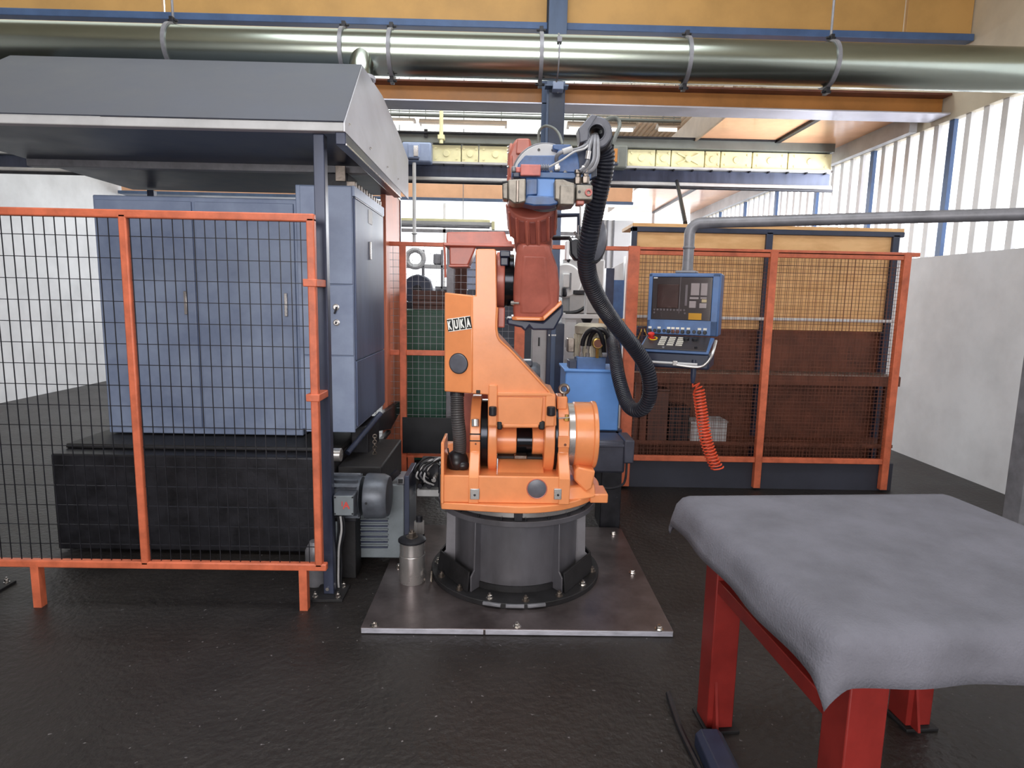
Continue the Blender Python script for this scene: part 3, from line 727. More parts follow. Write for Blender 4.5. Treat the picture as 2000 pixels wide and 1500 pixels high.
# counterweight housing behind the arm head
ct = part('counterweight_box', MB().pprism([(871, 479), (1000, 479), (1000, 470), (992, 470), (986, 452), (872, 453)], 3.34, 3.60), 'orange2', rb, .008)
part('box_flange', MB().pbox(866, 475, 1004, 481, 3.31, 3.62), 'orange2', ct, .004)
part('box_hopper', MB().pprism([(877, 481), (930, 481), (926, 492), (916, 515), (913, 519), (878, 518)], 3.36, 3.56), 'orange2', ct, .008)
part('box_lip', MB().pprism([(876, 517), (916, 517), (914, 521), (876, 521)], 3.35, 3.57), 'orange2', ct, .003)
for px in (877, 880, 957, 990):
    q = P(px, 453 if px != 877 else 470, 3.36); part('box_knob', MB().lathe((q.x, 3.36, q.z - .01), (0, 0, 1), [(.012, 0), (.012, .016)], 8), 'grey', ct)
part('drip_pipe', MB().tube([P(868, 476, 3.32), P(869, 500, 3.32), P(870, 542, 3.32)], .006, 8), 'orange2', ct)
# forearm: leans up and forward to the wrist
fa_front = [((1003, 618), 3.12), ((1003, 492), 2.99)]
def fsec(pxl, pxr, py, Y, dep, cham=.02):
    a = P(pxl, py, Y); b = P(pxr, py, Y); zz = (a.z + b.z) / 2
    return [(a.x, Y + cham, zz), (a.x + cham, Y, zz), (b.x - cham, Y, zz), (b.x, Y + cham, zz), (b.x, Y + dep, zz), (a.x, Y + dep, zz)]
def loft(secs):
    vs_ = [v for s in secs for v in s]; n = len(secs[0]); fs = []
    for k in range(len(secs) - 1):
        for i in range(n): fs.append((k * n + i, k * n + (i + 1) % n, k * n + n + (i + 1) % n, k * n + n + i))
    fs += [list(range(n))[::-1], [(len(secs) - 1) * n + i for i in range(n)]]
    return MB().add(vs_, fs)
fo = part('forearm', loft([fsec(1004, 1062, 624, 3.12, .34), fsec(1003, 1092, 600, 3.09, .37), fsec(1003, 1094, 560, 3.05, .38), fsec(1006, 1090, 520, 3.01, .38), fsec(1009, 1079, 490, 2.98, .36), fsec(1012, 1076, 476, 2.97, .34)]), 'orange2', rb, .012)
part('forearm_panel', loft([fsec(1012, 1062, 612, 3.095, .05), fsec(1010, 1082, 592, 3.075, .05), fsec(1012, 1076, 540, 3.025, .05), fsec(1016, 1072, 500, 2.982, .05)]), 'orange2', fo, .006)
part('bottom_flange', loft([fsec(1000, 1063, 626, 3.10, .37), fsec(1000, 1065, 619, 3.10, .37)]), 'orange', fo, .005)
part('bottom_edge', MB().pprism([(1062, 627), (1098, 594), (1096, 586), (1060, 618)], 3.09, 3.44), 'orange', fo, .005)
part('motor_cover', MB().pprism([(990, 622), (1006, 622), (1060, 629), (1100, 594), (1100, 614), (1083, 645), (1040, 645), (1034, 638), (1026, 648), (1018, 640), (990, 634)], 3.16, 3.52), 'navy', fo, .01, label='dark underside motor cover')
q = P(1006, 592, 3.07)
part('grease_nipple', MB().cyl((q.x - .02, 3.07, q.z), (q.x + .02, 3.06, q.z), .006, n=8).cyl((q.x - .02, 3.07, q.z), (q.x - .005, 3.067, q.z), .011, n=8), 'steel', fo)
# flared wrist bell with cast pockets
ax0 = P(1042, 480, 3.13); ax1 = P(1039, 396, 2.93)
axd = (ax1 - ax0).normalized(); L_ = (ax1 - ax0).length
r0 = W(38.5, 2.98); r1 = W(48, 2.85)
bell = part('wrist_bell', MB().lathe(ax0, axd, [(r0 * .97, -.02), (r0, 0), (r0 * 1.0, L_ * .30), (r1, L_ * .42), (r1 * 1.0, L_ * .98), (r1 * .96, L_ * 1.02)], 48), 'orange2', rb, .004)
u = Vector((1, 0, 0)); v = axd.cross(u).normalized()
if v.y > 0: v = -v
u = v.cross(axd).normalized()
for k in range(-3, 4):
    a = R(k * 26); d = u * math.sin(a) + v * math.cos(a)
    tng = u * math.cos(a) - v * math.sin(a)
    rm = Matrix((tng, d, axd)).transposed()
    part('cast_pocket', MB().cbox(ax0 + axd * L_ * .70 + d * (r1 - .004), (.030, .016, L_ * .50), rm), 'pocket', bell, .005)
    part('cast_rib', MB().cbox(ax0 + axd * L_ * .70 + (u * math.sin(a + R(13)) + v * math.cos(a + R(13))) * r1, (.012, .016, L_ * .56), Matrix((u * math.cos(a + R(13)) - v * math.sin(a + R(13)), u * math.sin(a + R(13)) + v * math.cos(a + R(13)), axd)).transposed()), 'orange2', bell, .004)
part('bell_plate', MB().cbox(ax0 + axd * L_ * .16 + v * (r0 + .002), (.075, .012, L_ * .28), Matrix((u, v, axd)).transposed()), 'orange2', bell, .004)
hexbolt(bell, ax0 + axd * L_ * .2 + v * (r0 + .006), v, .006, .006)
# wrist head
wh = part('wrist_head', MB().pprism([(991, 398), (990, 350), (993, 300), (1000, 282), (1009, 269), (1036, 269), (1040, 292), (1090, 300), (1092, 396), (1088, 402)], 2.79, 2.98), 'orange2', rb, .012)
part('wrist_side_cap', MB().lathe((P(996, 335, 2.9).x + .01, 2.9, P(996, 335, 2.9).z), (-1, 0, 0), [(.12, 0), (.12, .012), (.09, .022)], 32), 'orange2', wh, .004)
for k in range(10):
    a = R(k * 36); hexbolt(wh, (P(996, 335, 2.9).x - .002, 2.9 + .105 * math.cos(a), P(996, 335, 2.9).z + .105 * math.sin(a)), (-1, 0, 0), .007, .008, 'steel', washer=False)
part('wrist_top_block', MB().pprism([(1010, 271), (1034, 271), (1036, 300), (1008, 300)], 2.77, 2.80), 'orange2', wh, .004)
dc = P(1064, 347, 2.77)
fl = part('tool_flange', MB().lathe((dc.x, 2.79, dc.z), (0, -1, 0), [(W(62, 2.77), 0), (W(62, 2.77), .02), (W(59, 2.77), .028), (W(59, 2.77), .04)], 64), 'light_grey', rb, .002, label='light grey round tool flange')
for k in range(12):
    a = R(15 + k * 30); part('flange_hole', MB().lathe((dc.x + W(50, 2.75) * math.cos(a), 2.7505, dc.z + W(50, 2.75) * math.sin(a)), (0, -1, 0), [(.006, 0), (.006, .002)], 12), 'black', fl)
part('flange_rim', MB().torus((dc.x, 2.768, dc.z), (0, 1, 0), W(61.5, 2.77), .004, 64, 6), 'grey', fl)

# ------------------------------------------------------------------ gripper on the tool flange
def U(u, v): return (960 + u / 7.692, 220 + v / 7.692)
def ubox(mb, a, b, c, d, Y0, Y1):
    p = U(a, b); q = U(c, d); return mb.pbox(p[0], p[1], q[0], q[1], Y0, Y1)
def uprism(mb, pts, Y0, Y1): return mb.pprism([U(*p) for p in pts], Y0, Y1)
gc = P(1064, 345, 2.7)
g = thing('gripper', 'blue gripper head with two grimy grey jaws on the round tool flange', 'gripper', (gc.x, 2.7, P(1064, 412, 2.7).z))
part('adapter_plate', uprism(MB(), [(372, 890), (400, 770), (505, 640), (955, 640), (1010, 560), (1190, 500), (1290, 610), (1320, 760), (1330, 900)], 2.70, 2.748), 'blue', g, .004)
part('top_bracket', uprism(MB(), [(920, 475), (1190, 475), (1190, 500), (1150, 560), (1010, 570), (925, 545)], 2.705, 2.76), 'blue', g, .004)
part('crossbar', ubox(MB(), 300, 895, 1500, 985, 2.63, 2.70), 'panel_blue', g, .004)
for u in (560, 900, 1110, 1400):
    p = P(*U(u, 900), 2.65); hexbolt(g, (p.x, 2.665, p.z), (0, 0, 1), .008, .008, 'grey')
rbk = part('limit_switch', ubox(MB(), 436, 775, 740, 945, 2.60, 2.68), 'pink', g, .004, label='faded red switch block')
part('switch_end', ubox(MB(), 365, 815, 436, 895, 2.615, 2.66), 'pink', rbk, .004)
part('switch_plug', ubox(MB(), 300, 800, 368, 890, 2.61, 2.67), 'grey', rbk, .006)
p0 = P(*U(740, 825), 2.64); p1 = P(*U(865, 825), 2.64)
sg = MB(); n = 7
for i in range(n): sg.cyl(p0.lerp(p1, i / n), p0.lerp(p1, (i + .6) / n), .014 if i % 2 == 0 else .011, n=12)
part('cable_gland', sg, 'grey', rbk, smooth=0)
part('clamp_nut', ubox(MB(), 315, 895, 430, 975, 2.61, 2.66), 'navy', g, .006)
part('left_jaw', uprism(MB(), [(248, 1005), (515, 990), (515, 1335), (400, 1365), (330, 1360), (248, 1300)], 2.56, 2.69), 'jaw', g, .005, label='left grimy grey jaw')
part('jaw_groove', ubox(MB(), 368, 1012, 412, 1350, 2.553, 2.60), 'steel_worn', g, .003)
part('jaw_finger', uprism(MB(), [(160, 1070), (250, 1045), (250, 1310), (215, 1300), (165, 1295)], 2.58, 2.66), 'jaw', g, .005)
part('jaw_pin', MB().cyl(P(*U(160, 1052), 2.6), P(*U(250, 1045), 2.6), .006, n=8), 'dark', g)
part('centre_slide', ubox(MB(), 515, 985, 950, 1270, 2.64, 2.70), 'tank_blue', g, .004)
part('slide_shadow_block', uprism(MB(), [(515, 990), (695, 985), (690, 1230), (545, 1240), (515, 1290)], 2.612, 2.66), 'blue', g, .006)
part('slide_foot', uprism(MB(), [(545, 1238), (950, 1255), (1010, 1345), (985, 1375), (880, 1398), (640, 1400), (520, 1375), (440, 1345)], 2.60, 2.72), 'blue', g, .006)
part('right_jaw', uprism(MB(), [(950, 1000), (1080, 1000), (1150, 1030), (1250, 1060), (1250, 1385), (1080, 1410), (1015, 1400), (1000, 1310), (950, 1300)], 2.57, 2.69), 'jaw', g, .005, label='right grimy grey jaw')
part('jaw_cheek', ubox(MB(), 1025, 1085, 1250, 1385, 2.555, 2.60), 'jaw', g, .005)
vb = part('valve_block', ubox(MB(), 1272, 1085, 1520, 1310, 2.58, 2.68), 'jaw', g, .005)
p = P(*U(1455, 1205), 2.58)
part('port_ring', MB().ring((p.x, 2.582, p.z), (0, -1, 0), .015, .007, 0, .014, 24), 'pink', vb, .002, label='red ring port')
p = P(*U(1320, 1190), 2.58)
part('port_hole', MB().lathe((p.x, 2.5815, p.z), (0, -1, 0), [(.006, 0), (.006, .003)], 12), 'black', vb)
part('block_tail', ubox(MB(), 1275, 1310, 1395, 1385, 2.6, 2.66), 'orange2', vb, .005)
part('drain_pipe', MB().cyl(P(*U(1335, 1385), 2.63), P(*U(1340, 1700), 2.63), .005, n=8), 'steel', vb)
for u, v in ((1300, 960), (1415, 950)):
    q = P(*U(u, v), 2.62)
    f = MB().lathe((q.x, 2.62, q.z - .02), (0, 0, 1), [(.015, -.01), (.017, 0), (.017, .016), (.012, .018), (.012, .03), (.016, .032), (.016, .046)], 6)
    part('pipe_fitting', f, 'steel_worn', g, .001)
# steel pipes from the fittings up into the ring
for i, pts in enumerate(([(1320, 880), (1395, 820), (1450, 720), (1470, 540), (1500, 420), (1530, 340)], [(1360, 890), (1450, 840), (1530, 720), (1545, 540), (1555, 400), (1555, 330)], [(1400, 905), (1520, 850), (1592, 700), (1600, 540), (1595, 410), (1575, 330)])):
    part('bent_pipe', MB().tube(spl([P(*U(u, v), (2.60, 2.61, 2.625, 2.645, 2.67, 2.73)[k] + .006 * i) for k, (u, v) in enumerate(pts)], 8), .0085, 10), 'grey', g)
part('banjo_fitting', uprism(MB(), [(1360, 790), (1405, 790), (1405, 830), (1345, 830)], 2.6, 2.64), 'steel', g, .003)
part('steel_sleeve', MB().tube([P(*U(1440, 700), 2.6), P(*U(1460, 580), 2.6)], .011, 12), 'steel', g)
hs = part('sheathed_hose', MB().tube(spl([P(*U(1510, 350), 2.73), P(*U(1455, 455), 2.68), P(*U(1400, 505), 2.65), P(*U(1290, 555), 2.63), P(*U(1200, 570), 2.62), P(*U(1065, 590), 2.62), P(*U(985, 650), 2.63), P(*U(975, 730), 2.65)], 8), .0085, 10), 'grey', g)
part('hose_sheath', MB().tube([P(*U(1215, 545), 2.62), P(*U(1070, 592), 2.62)], .0125, 12), 'light_grey', hs)
q = P(*U(985, 810), 2.66)
part('hose_fitting', MB().lathe((q.x, 2.665, q.z - .018), (0, 0, 1), [(.010, 0), (.013, .004), (.013, .022), (.008, .024), (.008, .036)], 6), 'bolt', hs)
part('signal_cable', MB().tube(spl([P(*U(1520, 370), 2.73), P(*U(1460, 480), 2.66), P(*U(1390, 545), 2.63), P(*U(1240, 590), 2.61), P(*U(1060, 710), 2.60), P(*U(870, 815), 2.62)], 8), .0042, 8), 'light_grey', g)
# hose holder ring: cast grey eye
hc = P(1163, 263, 2.74)
ow = W(33, 2.7); iw = W(15.5, 2.7)
rg = part('hose_holder', MB().ring((hc.x, 2.70, hc.z), (0, 1, 0), ow * .88, iw, 0, .11, 40), 'grey_cover', g, .006, label='dark grey cast hose holder ring')
lug = MB().prism([(hc.x - ow * 1.08, hc.z + .012), (hc.x - ow * .95, hc.z + .02), (hc.x - ow * .35, hc.z + ow * .95), (hc.x + .0, hc.z + ow * .9), (hc.x - iw, hc.z + .01), (hc.x - iw, hc.z - iw), (hc.x - ow * .95, hc.z - .045), (hc.x - ow * 1.0, hc.z - .01)], 'y', 2.695, 2.78)
part('holder_lug', lug, 'grey_cover', rg, .004)
part('holder_sleeve', MB().ring((hc.x, 2.72, hc.z), (.12, 1, -.05), ow * .95, iw * .9, .03, .16, 40), 'dark', rg, .004)
part('holder_stud', MB().pbox(1155, 234, 1166, 244, 2.72, 2.77), 'dark', rg, .004)
part('holder_liner', MB().torus((hc.x, 2.702, hc.z), (0, 1, 0), iw, .004, 32, 6), 'grey_cover', rg)
part('holder_bracket', MB().pprism([(1120, 292), (1150, 285), (1166, 300), (1166, 345), (1150, 352), (1128, 345)], 2.71, 2.76), 'navy', g, .005)
part('air_line', MB().tube(spl([P(1172, 242, 2.75), P(1183, 234, 2.8), P(1198, 230, 2.85), P(1208, 235, 2.86), P(1210, 247, 2.85), P(1203, 264, 2.82), P(1196, 284, 2.8)], 8), .009, 10), 'olive', g, label='olive grey looped hose')
part('air_line', MB().tube(spl([P(1052, 292, 2.85), P(1052, 262, 2.85), P(1058, 250, 2.84), P(1068, 246, 2.82), P(1082, 251, 2.8), P(1093, 264, 2.78), P(1099, 283, 2.74)], 8), .006, 10), 'olive', g)

# ------------------------------------------------------------------ the big corrugated hose
hp = [(1170, 275, 2.80), (1180, 300, 2.84), (1178, 335, 2.87), (1170, 370, 2.90), (1163, 400, 2.93), (1157, 430, 2.97), (1151, 460, 3.0), (1146, 490, 3.05), (1146, 520, 3.12), (1153, 550, 3.2), (1169, 585, 3.32), (1188, 615, 3.45),
      (1211, 645, 3.55), (1238, 678, 3.65), (1260, 712, 3.70), (1269, 745, 3.72), (1268, 775, 3.74), (1257, 796, 3.78), (1241, 801, 3.84), (1226, 790, 3.92), (1216, 765, 4.02), (1208, 735, 4.12), (1203, 705, 4.24), (1199, 680, 4.36), (1196, 662, 4.50), (1193, 649, 4.66), (1182, 645, 4.84), (1170, 655, 4.90)]
path = spl([P(*q) for q in hp], 10)
mb = MB(); ribbed(mb, path, .045, .0165, .2, 24)
q = P(1268, 775, 3.74)
solo('corrugated_hose', mb, 'hose', 'thick black corrugated hose looping from the gripper ring down to the hydraulic unit', 'hose', smooth=0, org=P(1257, 810, 3.76))
hk = thing('hose_clamp', 'dark hose clamp with a rounded rubber guard held beside the robot forearm', 'clamp', P(1165, 500, 3.08))
rmt = Matrix.Rotation(R(8), 3, 'Y')
part('rubber_guard', MB().ell(P(1163, 474, 3.10), (.054, .08, .112), 24, 14, rmt), 'grey_cover', hk, label='rounded dark rubber guard')
part('guard_rim', MB().tube(spl([P(1160, 425, 3.06), P(1180, 452, 3.07), P(1182, 480, 3.07), P(1170, 508, 3.06), P(1150, 512, 3.05)], 6), .006, 8), 'black', hk)
part('clamp_body', MB().pprism([(1113, 470), (1126, 466), (1140, 474), (1140, 508), (1124, 508), (1115, 496)], 3.06, 3.14), 'dark', hk, .008)
part('clamp_plate', MB().pbox(1106, 470, 1112, 507, 3.04, 3.12), 'white', hk, .003)
part('clamp_bolt', MB().cyl(P(1112, 506, 3.05), P(1109, 512, 3.05), .007, n=8), 'dark', hk)
part('clamp_arm', MB().tube([P(1072, 465, 3.16), P(1112, 465, 3.12), P(1116, 474, 3.1)], .011, 10), 'black', hk)
part('clamp_arm', MB().tube([P(1076, 421, 3.1), P(1130, 420, 3.08), P(1131, 466, 3.08)], .012, 10), 'navy', hk)
part('clamp_screw', MB().cyl(P(1122, 452, 3.07), P(1132, 470, 3.07), .006, n=8).cyl(P(1130, 440, 3.07), P(1130, 470, 3.07), .004, n=8), 'steel', hk)
for o_ in (1118, 1124): hexbolt(hk, P(o_, 466, 3.08), (0, 0, 1), .007, .008, 'grey', washer=False)

# ------------------------------------------------------------------ hydraulic unit behind the robot
YH = 4.5
h = thing('hydraulic_unit', 'blue hydraulic tank with a finned beige motor on top, behind the robot', 'hydraulic unit', (P(1157, 800, YH).x, YH + .2, 0))
tk = part('tank', MB().pbox(1103, 726, 1209, 841, YH, YH + .42), 'tank_blue', h, .01)
part('tank_lid', MB().pbox(1102, 722, 1210, 727, YH - .01, YH + .43), 'tank_blue', tk, .004)
part('manifold', MB().pbox(1127, 698, 1183, 723, YH + .02, YH + .22), 'panel_blue', h, .006)
part('side_flange', MB().pbox(1111, 704, 1127, 722, YH + .05, YH + .2), 'navy', h, .006)
mc = P(1152, 690, YH + .16); zb_ = P(1152, 699, YH + .1).z; zt_ = P(1152, 652, YH + .1).z; ztt = P(1152, 632, YH + .1).z
mr = W(31, YH)
mo = part('motor_body', MB().lathe((mc.x, YH + .16, zb_), (0, 0, 1), [(mr * .9, 0), (mr * .9, zt_ - zb_)], 32), 'motor_light', h)
for k in range(20):
    a = R(k * 18); part('cooling_fin', MB().cbox((mc.x + mr * .95 * math.cos(a), YH + .16 + mr * .95 * math.sin(a), (zb_ + zt_) / 2), (.03, .007, zt_ - zb_ - .01), Matrix.Rotation(a, 3, 'Z')), 'motor_light', mo)
part('fan_cowl', MB().lathe((mc.x, YH + .16, zt_), (0, 0, 1), [(mr * 1.03, 0), (mr * 1.05, (ztt - zt_) * .75), (mr * .8, ztt - zt_)], 32), 'motor_light', h, .002)
part('terminal_box', MB().pbox(1109, 661, 1122, 688, YH + .12, YH + .24), 'steel_worn', h, .006)
q = P(1168, 671, YH - .03)
ga = part('pressure_gauge', MB().lathe((q.x, YH, q.z), (0, -1, 0), [(W(10.5, YH), -.03), (W(10.5, YH), .03), (W(9, YH), .034)], 28), 'brass', h)
part('gauge_face', MB().lathe((q.x, YH - .032, q.z), (0, -1, 0), [(W(8.3, YH), 0), (W(8.3, YH), .004)], 24), 'rust', ga, label='brownish gauge face')
part('gauge_stem', MB().cyl((q.x, YH - .01, q.z - .035), (q.x, YH - .01, P(1168, 699, YH).z), .012, n=10), 'brass', ga)
for x in (1137.5, 1150):
    q0 = P(x, 699, YH - .02); q1 = P(x, 674, YH - .02)
    part('hose_ferrule', MB().lathe((q0.x, YH + .05, q0.z), (0, 0, 1), [(.016, 0), (.016, .03), (.011, .032), (.011, .06), (.014, .062), (.014, q1.z - q0.z)], 10), 'steel', h)
    part('black_hose', MB().tube(spl([P(x, 675, YH), P(x + 2, 663, YH - .01), P(x + 9, 650, YH - .03), P(x + 22, 643, YH - .05), P(x + 34, 650, YH - .05), P(x + 40, 668, YH - .03), P(x + 42, 690, YH + .02)], 8), .017, 12), 'black', h)
part('union_nut', MB().cyl(P(1176, 693, YH), P(1185, 693, YH), .018, n=6), 'grey', h)
for a in (1106, 1203):
    part('stand_leg', MB().box(P(a, 841, YH).x - .0, P(a, 841, YH).x + .05, YH + .02, YH + .07, 0, P(a, 840, YH).z), 'navy', h, .004)
    part('stand_leg', MB().box(P(a, 841, YH).x - .0, P(a, 841, YH).x + .05, YH + .35, YH + .40, 0, P(a, 840, YH).z), 'navy', h, .004)
part('stand_shelf', MB().pbox(1103, 841, 1209, 848, YH + .02, YH + .4), 'navy', h, .003)
pm = thing('pump_motor', 'dark grey boxy pump motor low behind the right side of the robot', 'motor', (P(1205, 900, 4.15).x, 4.25, 0))
part('housing', MB().pbox(1150, 861, 1222, 925, 4.12, 4.40), 'pump', pm, .02)
part('end_box', MB().pbox(1219, 860, 1239, 906, 4.10, 4.36), 'pump', pm, .01)
part('housing_rib', MB().pbox(1165, 868, 1220, 874, 4.105, 4.14), 'pump', pm, .005)
part('foot', MB().box(P(1176, 930, 4.12).x, P(1216, 930, 4.12).x, 4.14, 4.38, 0, P(1190, 924, 4.12).z), 'dark', pm, .006)
solo('floor_cable', MB().tube(spl([P(1100, 948, 3.75), P(1150, 950, 3.8), P(1190, 954, 3.82), P(1215, 947, 3.9), P(1222, 932, 4.05), P(1224, 905, 4.10)], 8), .008, 8), 'dark', 'thin dark cable curving from the robot base to the pump motor', 'cable')

# ------------------------------------------------------------------ fence across the back
YE = 5.1
fz0 = P(820, 893, YE).z
def xe(px, py=680): return P(px, py, YE).x
f = thing('mesh_fence', 'orange framed wire mesh guard fence standing behind the robot', 'fence', (xe(1013), YE, 0))
zt_ = P(1000, 477, YE).z; ztb = P(1000, 485, YE).z
def rail(name, a, b, z0, z1, d=.02, m='fence_orange'):
    return part(name, MB().box(a, b, YE - d, YE + d, z0, z1), m, f, .004)
rail('top_rail', -2.9, 3.4, ztb, zt_)
for a, b, y0 in ((781.5, 794, 479), (1004, 1024, 479)):
    rail('post', xe(a), xe(b), 0.02, P(a, y0, YE).z, .025)
rail('post', P(1217, 700, YE).x, P(1239, 700, YE).x, 0.02, zt_ + .005, .03)
for xx in (-1.75, -2.75, 2.2, 3.3): rail('post', xx - .03, xx + .03, .02, zt_, .025)
xl, xr = xe(794), xe(1004)
for a, b in ((xl, xr), (-1.72, xe(781)), (-2.72, -1.78)):
    for y0, y1 in ((684, 694), (886, 893)):
        rail('rail', a, b, P(820, y1, YE).z, P(820, y0, YE).z)
    part('wire_mesh', wires(MB(), a, b, P(820, 684, YE).z, ztb, YE, .05, .0013, .055), 'grey', f, kind='stuff', smooth=0)
    part('wire_mesh', wires(MB(), a, b, P(820, 886, YE).z, P(820, 694, YE).z, YE, .05, .0013, .055), 'grey', f, kind='stuff', smooth=0)
for px in (803, 775):
    a = xe(px - 5.5, 920); part('leg', MB().box(a, a + .05, YE - .03, YE + .02, 0, P(803, 890, YE).z), 'fence_orange', f, .003)
part('rubber_sheet', MB().pbox(786, 816, 930, 886, YE - .035, YE - .027), 'black', f, .002, label='black sheet tied over the mesh')
# right panels: double fine mesh
xa = P(1239, 700, YE).x
for a, b in ((xa, 2.17), (2.23, 3.27)):
    rail('rail', a, b, P(1320, 499, YE).z, P(1320, 488, YE).z)
    rail('rail', a, b, P(1320, 900, YE).z, P(1320, 890, YE).z)
    part('wire_mesh', wires(MB(), a, b, P(1320, 890, YE).z, P(1320, 499, YE).z, YE, .030, .0012), 'rust', f, kind='stuff', smooth=0)
    part('wire_mesh', wires(MB(), a, b, P(1320, 890, YE).z, P(1320, 499, YE).z, YE + .04, .06, .0014), 'rust', f, kind='stuff', smooth=0)
solo('plinth', MB().box(xa - .3, 3.4, YE + .035, YE + .16, 0, P(1300, 901, YE).z), 'dado', 'dark navy plinth along the floor under the right fence panel', 'plinth')

# ------------------------------------------------------------------ plywood booth and clutter behind the right fence
YO = 5.65
bo = thing('plywood_booth', 'plywood walled booth with a dark steel frame behind the right fence panel', 'booth', (P(1320, 800, YO).x, YO, 0))
xb0 = P(1226, 600, YO).x; xb1 = P(1237, 600, YO).x
part('corner_post', MB().box(xb0, xb1, YO - .03, YO + .03, 0, P(1230, 443, YO).z), 'navy', bo, .004)
part('top_beam', MB().box(xb0, 3.6, YO - .03, YO + .03, P(1300, 454, YO).z, P(1300, 444, YO).z), 'navy', bo, .004)
part('top_board', MB().box(xb0 + .01, 3.6, YO - .02, YO + .5, P(1300, 444, YO).z, P(1300, 437, YO).z), 'ply', bo, .003)
xx = xb1
while xx < 3.5:
    part('plywood_sheet', MB().box(xx + .003, min(xx + 1.19, 3.6), YO, YO + .02, P(1300, 640, YO).z, P(1300, 454, YO).z), 'ply', bo, .003); xx += 1.2
part('lower_sheet', MB().box(xb1, 3.6, YO + .05, YO + .07, .02, P(1300, 640, YO).z), 'rust', bo)
part('white_rail', MB().box(xb1, 3.6, YO - .04, YO - .01, P(1300, 622, YO).z, P(1300, 616, YO).z), 'white', bo, .003)
for i, xx in enumerate((2.35, 3.5)): part('post', MB().box(xx, xx + .06, YO - .03, YO + .03, 0, P(1300, 450, YO).z), 'navy', bo, .004)
YT = 5.32
bn = thing('work_shelf', 'long dark steel shelf behind the right fence panel, below the control console', 'shelf', (1.9, YT, 0))
zs = P(1300, 727, YT).z
part('top', MB().box(P(1238, 730, YT).x, 3.5, YT, YT + .28, zs - .04, zs), 'steel_worn', bn, .004)
part('front_lip', MB().box(P(1238, 730, YT).x, 3.5, YT - .012, YT, zs - .09, zs - .005), 'rust', bn, .003)
zl = P(1300, 862, YT).z
part('lower_shelf', MB().box(P(1238, 860, YT).x, 3.5, YT, YT + .28, zl - .03, zl), 'rust', bn, .003)
for xx in (P(1241, 800, YT).x, 2.3, 3.4):
    part('leg', MB().box(xx, xx + .05, YT + .02, YT + .07, 0, zs - .04), 'rust', bn, .003)
def crate(a, b, c, d, m, lab, dep=.22, lid=True, cat='box', Y=YT):
    z0 = zl; x0 = P(a, d, Y).x; x1 = P(c, d, Y).x; z1 = P((a + c) / 2, b, Y).z
    q = thing('storage_box', lab, cat, ((x0 + x1) / 2, Y + .02 + dep / 2, z0), 'boxes on the lower shelf behind the fence')
    part('body', MB().box(x0, x1, Y + .02, Y + .02 + dep, z0, z1), m, q, .006)
    if lid: part('lid', MB().box(x0 - .006, x1 + .006, Y + .015, Y + .025 + dep, z1, z1 + .02), m, q, .004)
crate(1243, 790, 1262, 862, 'rust', 'narrow rust brown box on the shelf behind the left end of the right fence')
crate(1264, 765, 1303, 862, 'brown', 'tall dark brown box on the shelf behind the right fence')
crate(1306, 800, 1345, 862, 'dark', 'black box on the lower shelf behind the right fence')
crate(1350, 829, 1372, 842 + 20, 'light_grey', 'small pale grey box on the lower shelf left of the coiled cord')
crate(1378, 827, 1420, 862, 'light_grey', 'pale grey box on the lower shelf behind the coiled cord')
tb = thing('tool_box', 'navy tool cabinet with bent handles standing behind the fence left of the console', 'cabinet', (P(1255, 720, 5.3).x, 5.4, zs))
part('body', MB().box(P(1243, 700, 5.3).x, P(1276, 700, 5.3).x, 5.33, 5.52, zs, P(1260, 638, 5.3).z), 'navy', tb, .006)
for s, a, b in ((1, 1246, 1252), (-1, 1266, 1260)):
    part('handle', MB().tube([P(a, 662, 5.31), P(b, 648, 5.31), P(b + s * 1, 643, 5.33)], .006, 8), 'brass', tb)

# ------------------------------------------------------------------ background beyond the fence
gcab = thing('green_cabinet', 'tall dark green cabinet seen through the left fence mesh', 'cabinet', (P(835, 800, 5.7).x, 5.9, 0))
part('body', MB().box(P(760, 700, 5.7).x, P(872, 700, 5.7).x, 5.7, 6.2, 0.05, P(835, 606, 5.7).z), 'green', gcab, .006)
part('door', MB().box(P(793, 700, 5.69).x, P(866, 700, 5.69).x, 5.68, 5.7, .12, P(835, 612, 5.7).z), 'green', gcab, .004)
part('kick', MB().box(P(762, 700, 5.7).x, P(870, 700, 5.7).x, 5.72, 6.18, 0, .05), 'black', gcab)
zg = P(835, 606, 5.7).z
bc = thing('brown_crate', 'brown slatted crate on top of the green cabinet', 'crate', (P(838, 600, 5.75).x, 5.9, zg))
xa = P(806, 590, 5.75).x; xb = P(874, 590, 5.75).x; zc = P(838, 567, 5.75).z
for k in range(4):
    z0 = zg + (zc - zg) * k / 4
    part('slat', MB().box(xa, xb, 5.75, 5.775, z0 + .003, z0 + (zc - zg) / 4 - .004), 'brown', bc, .002)
for xx in (xa, xb - .03): part('crate_end', MB().box(xx, xx + .03, 5.775, 6.1, zg, zc), 'brown', bc, .002)
part('back_board', MB().box(xa, xb, 6.1, 6.12, zg, zc), 'brown', bc)
wl = P(815, 566, 6.4)
wt = thing('dark_drum', 'dark round drum end against the bright window behind the left fence', 'drum', (wl.x, 6.5, wl.z - .28))
part('shell', MB().lathe((wl.x, 6.4, wl.z), (0, 1, 0), [(W(27, 6.4), 0), (W(29, 6.4), .02), (W(29, 6.4), .3), (W(27, 6.4), .32)], 36), 'navy', wt)
part('hub', MB().lathe((wl.x, 6.39, wl.z), (0, 1, 0), [(.05, 0), (.05, .03)], 16), 'dark', wt)
part('stand', MB().box(wl.x - .25, wl.x + .25, 6.35, 6.75, 0, wl.z - .12), 'dark', wt, .004)
sc_ = thing('switch_board', 'dim switch box and rail frame before the windows behind the left fence', 'switchboard', (P(850, 520, 7.2).x, 7.2, 0))
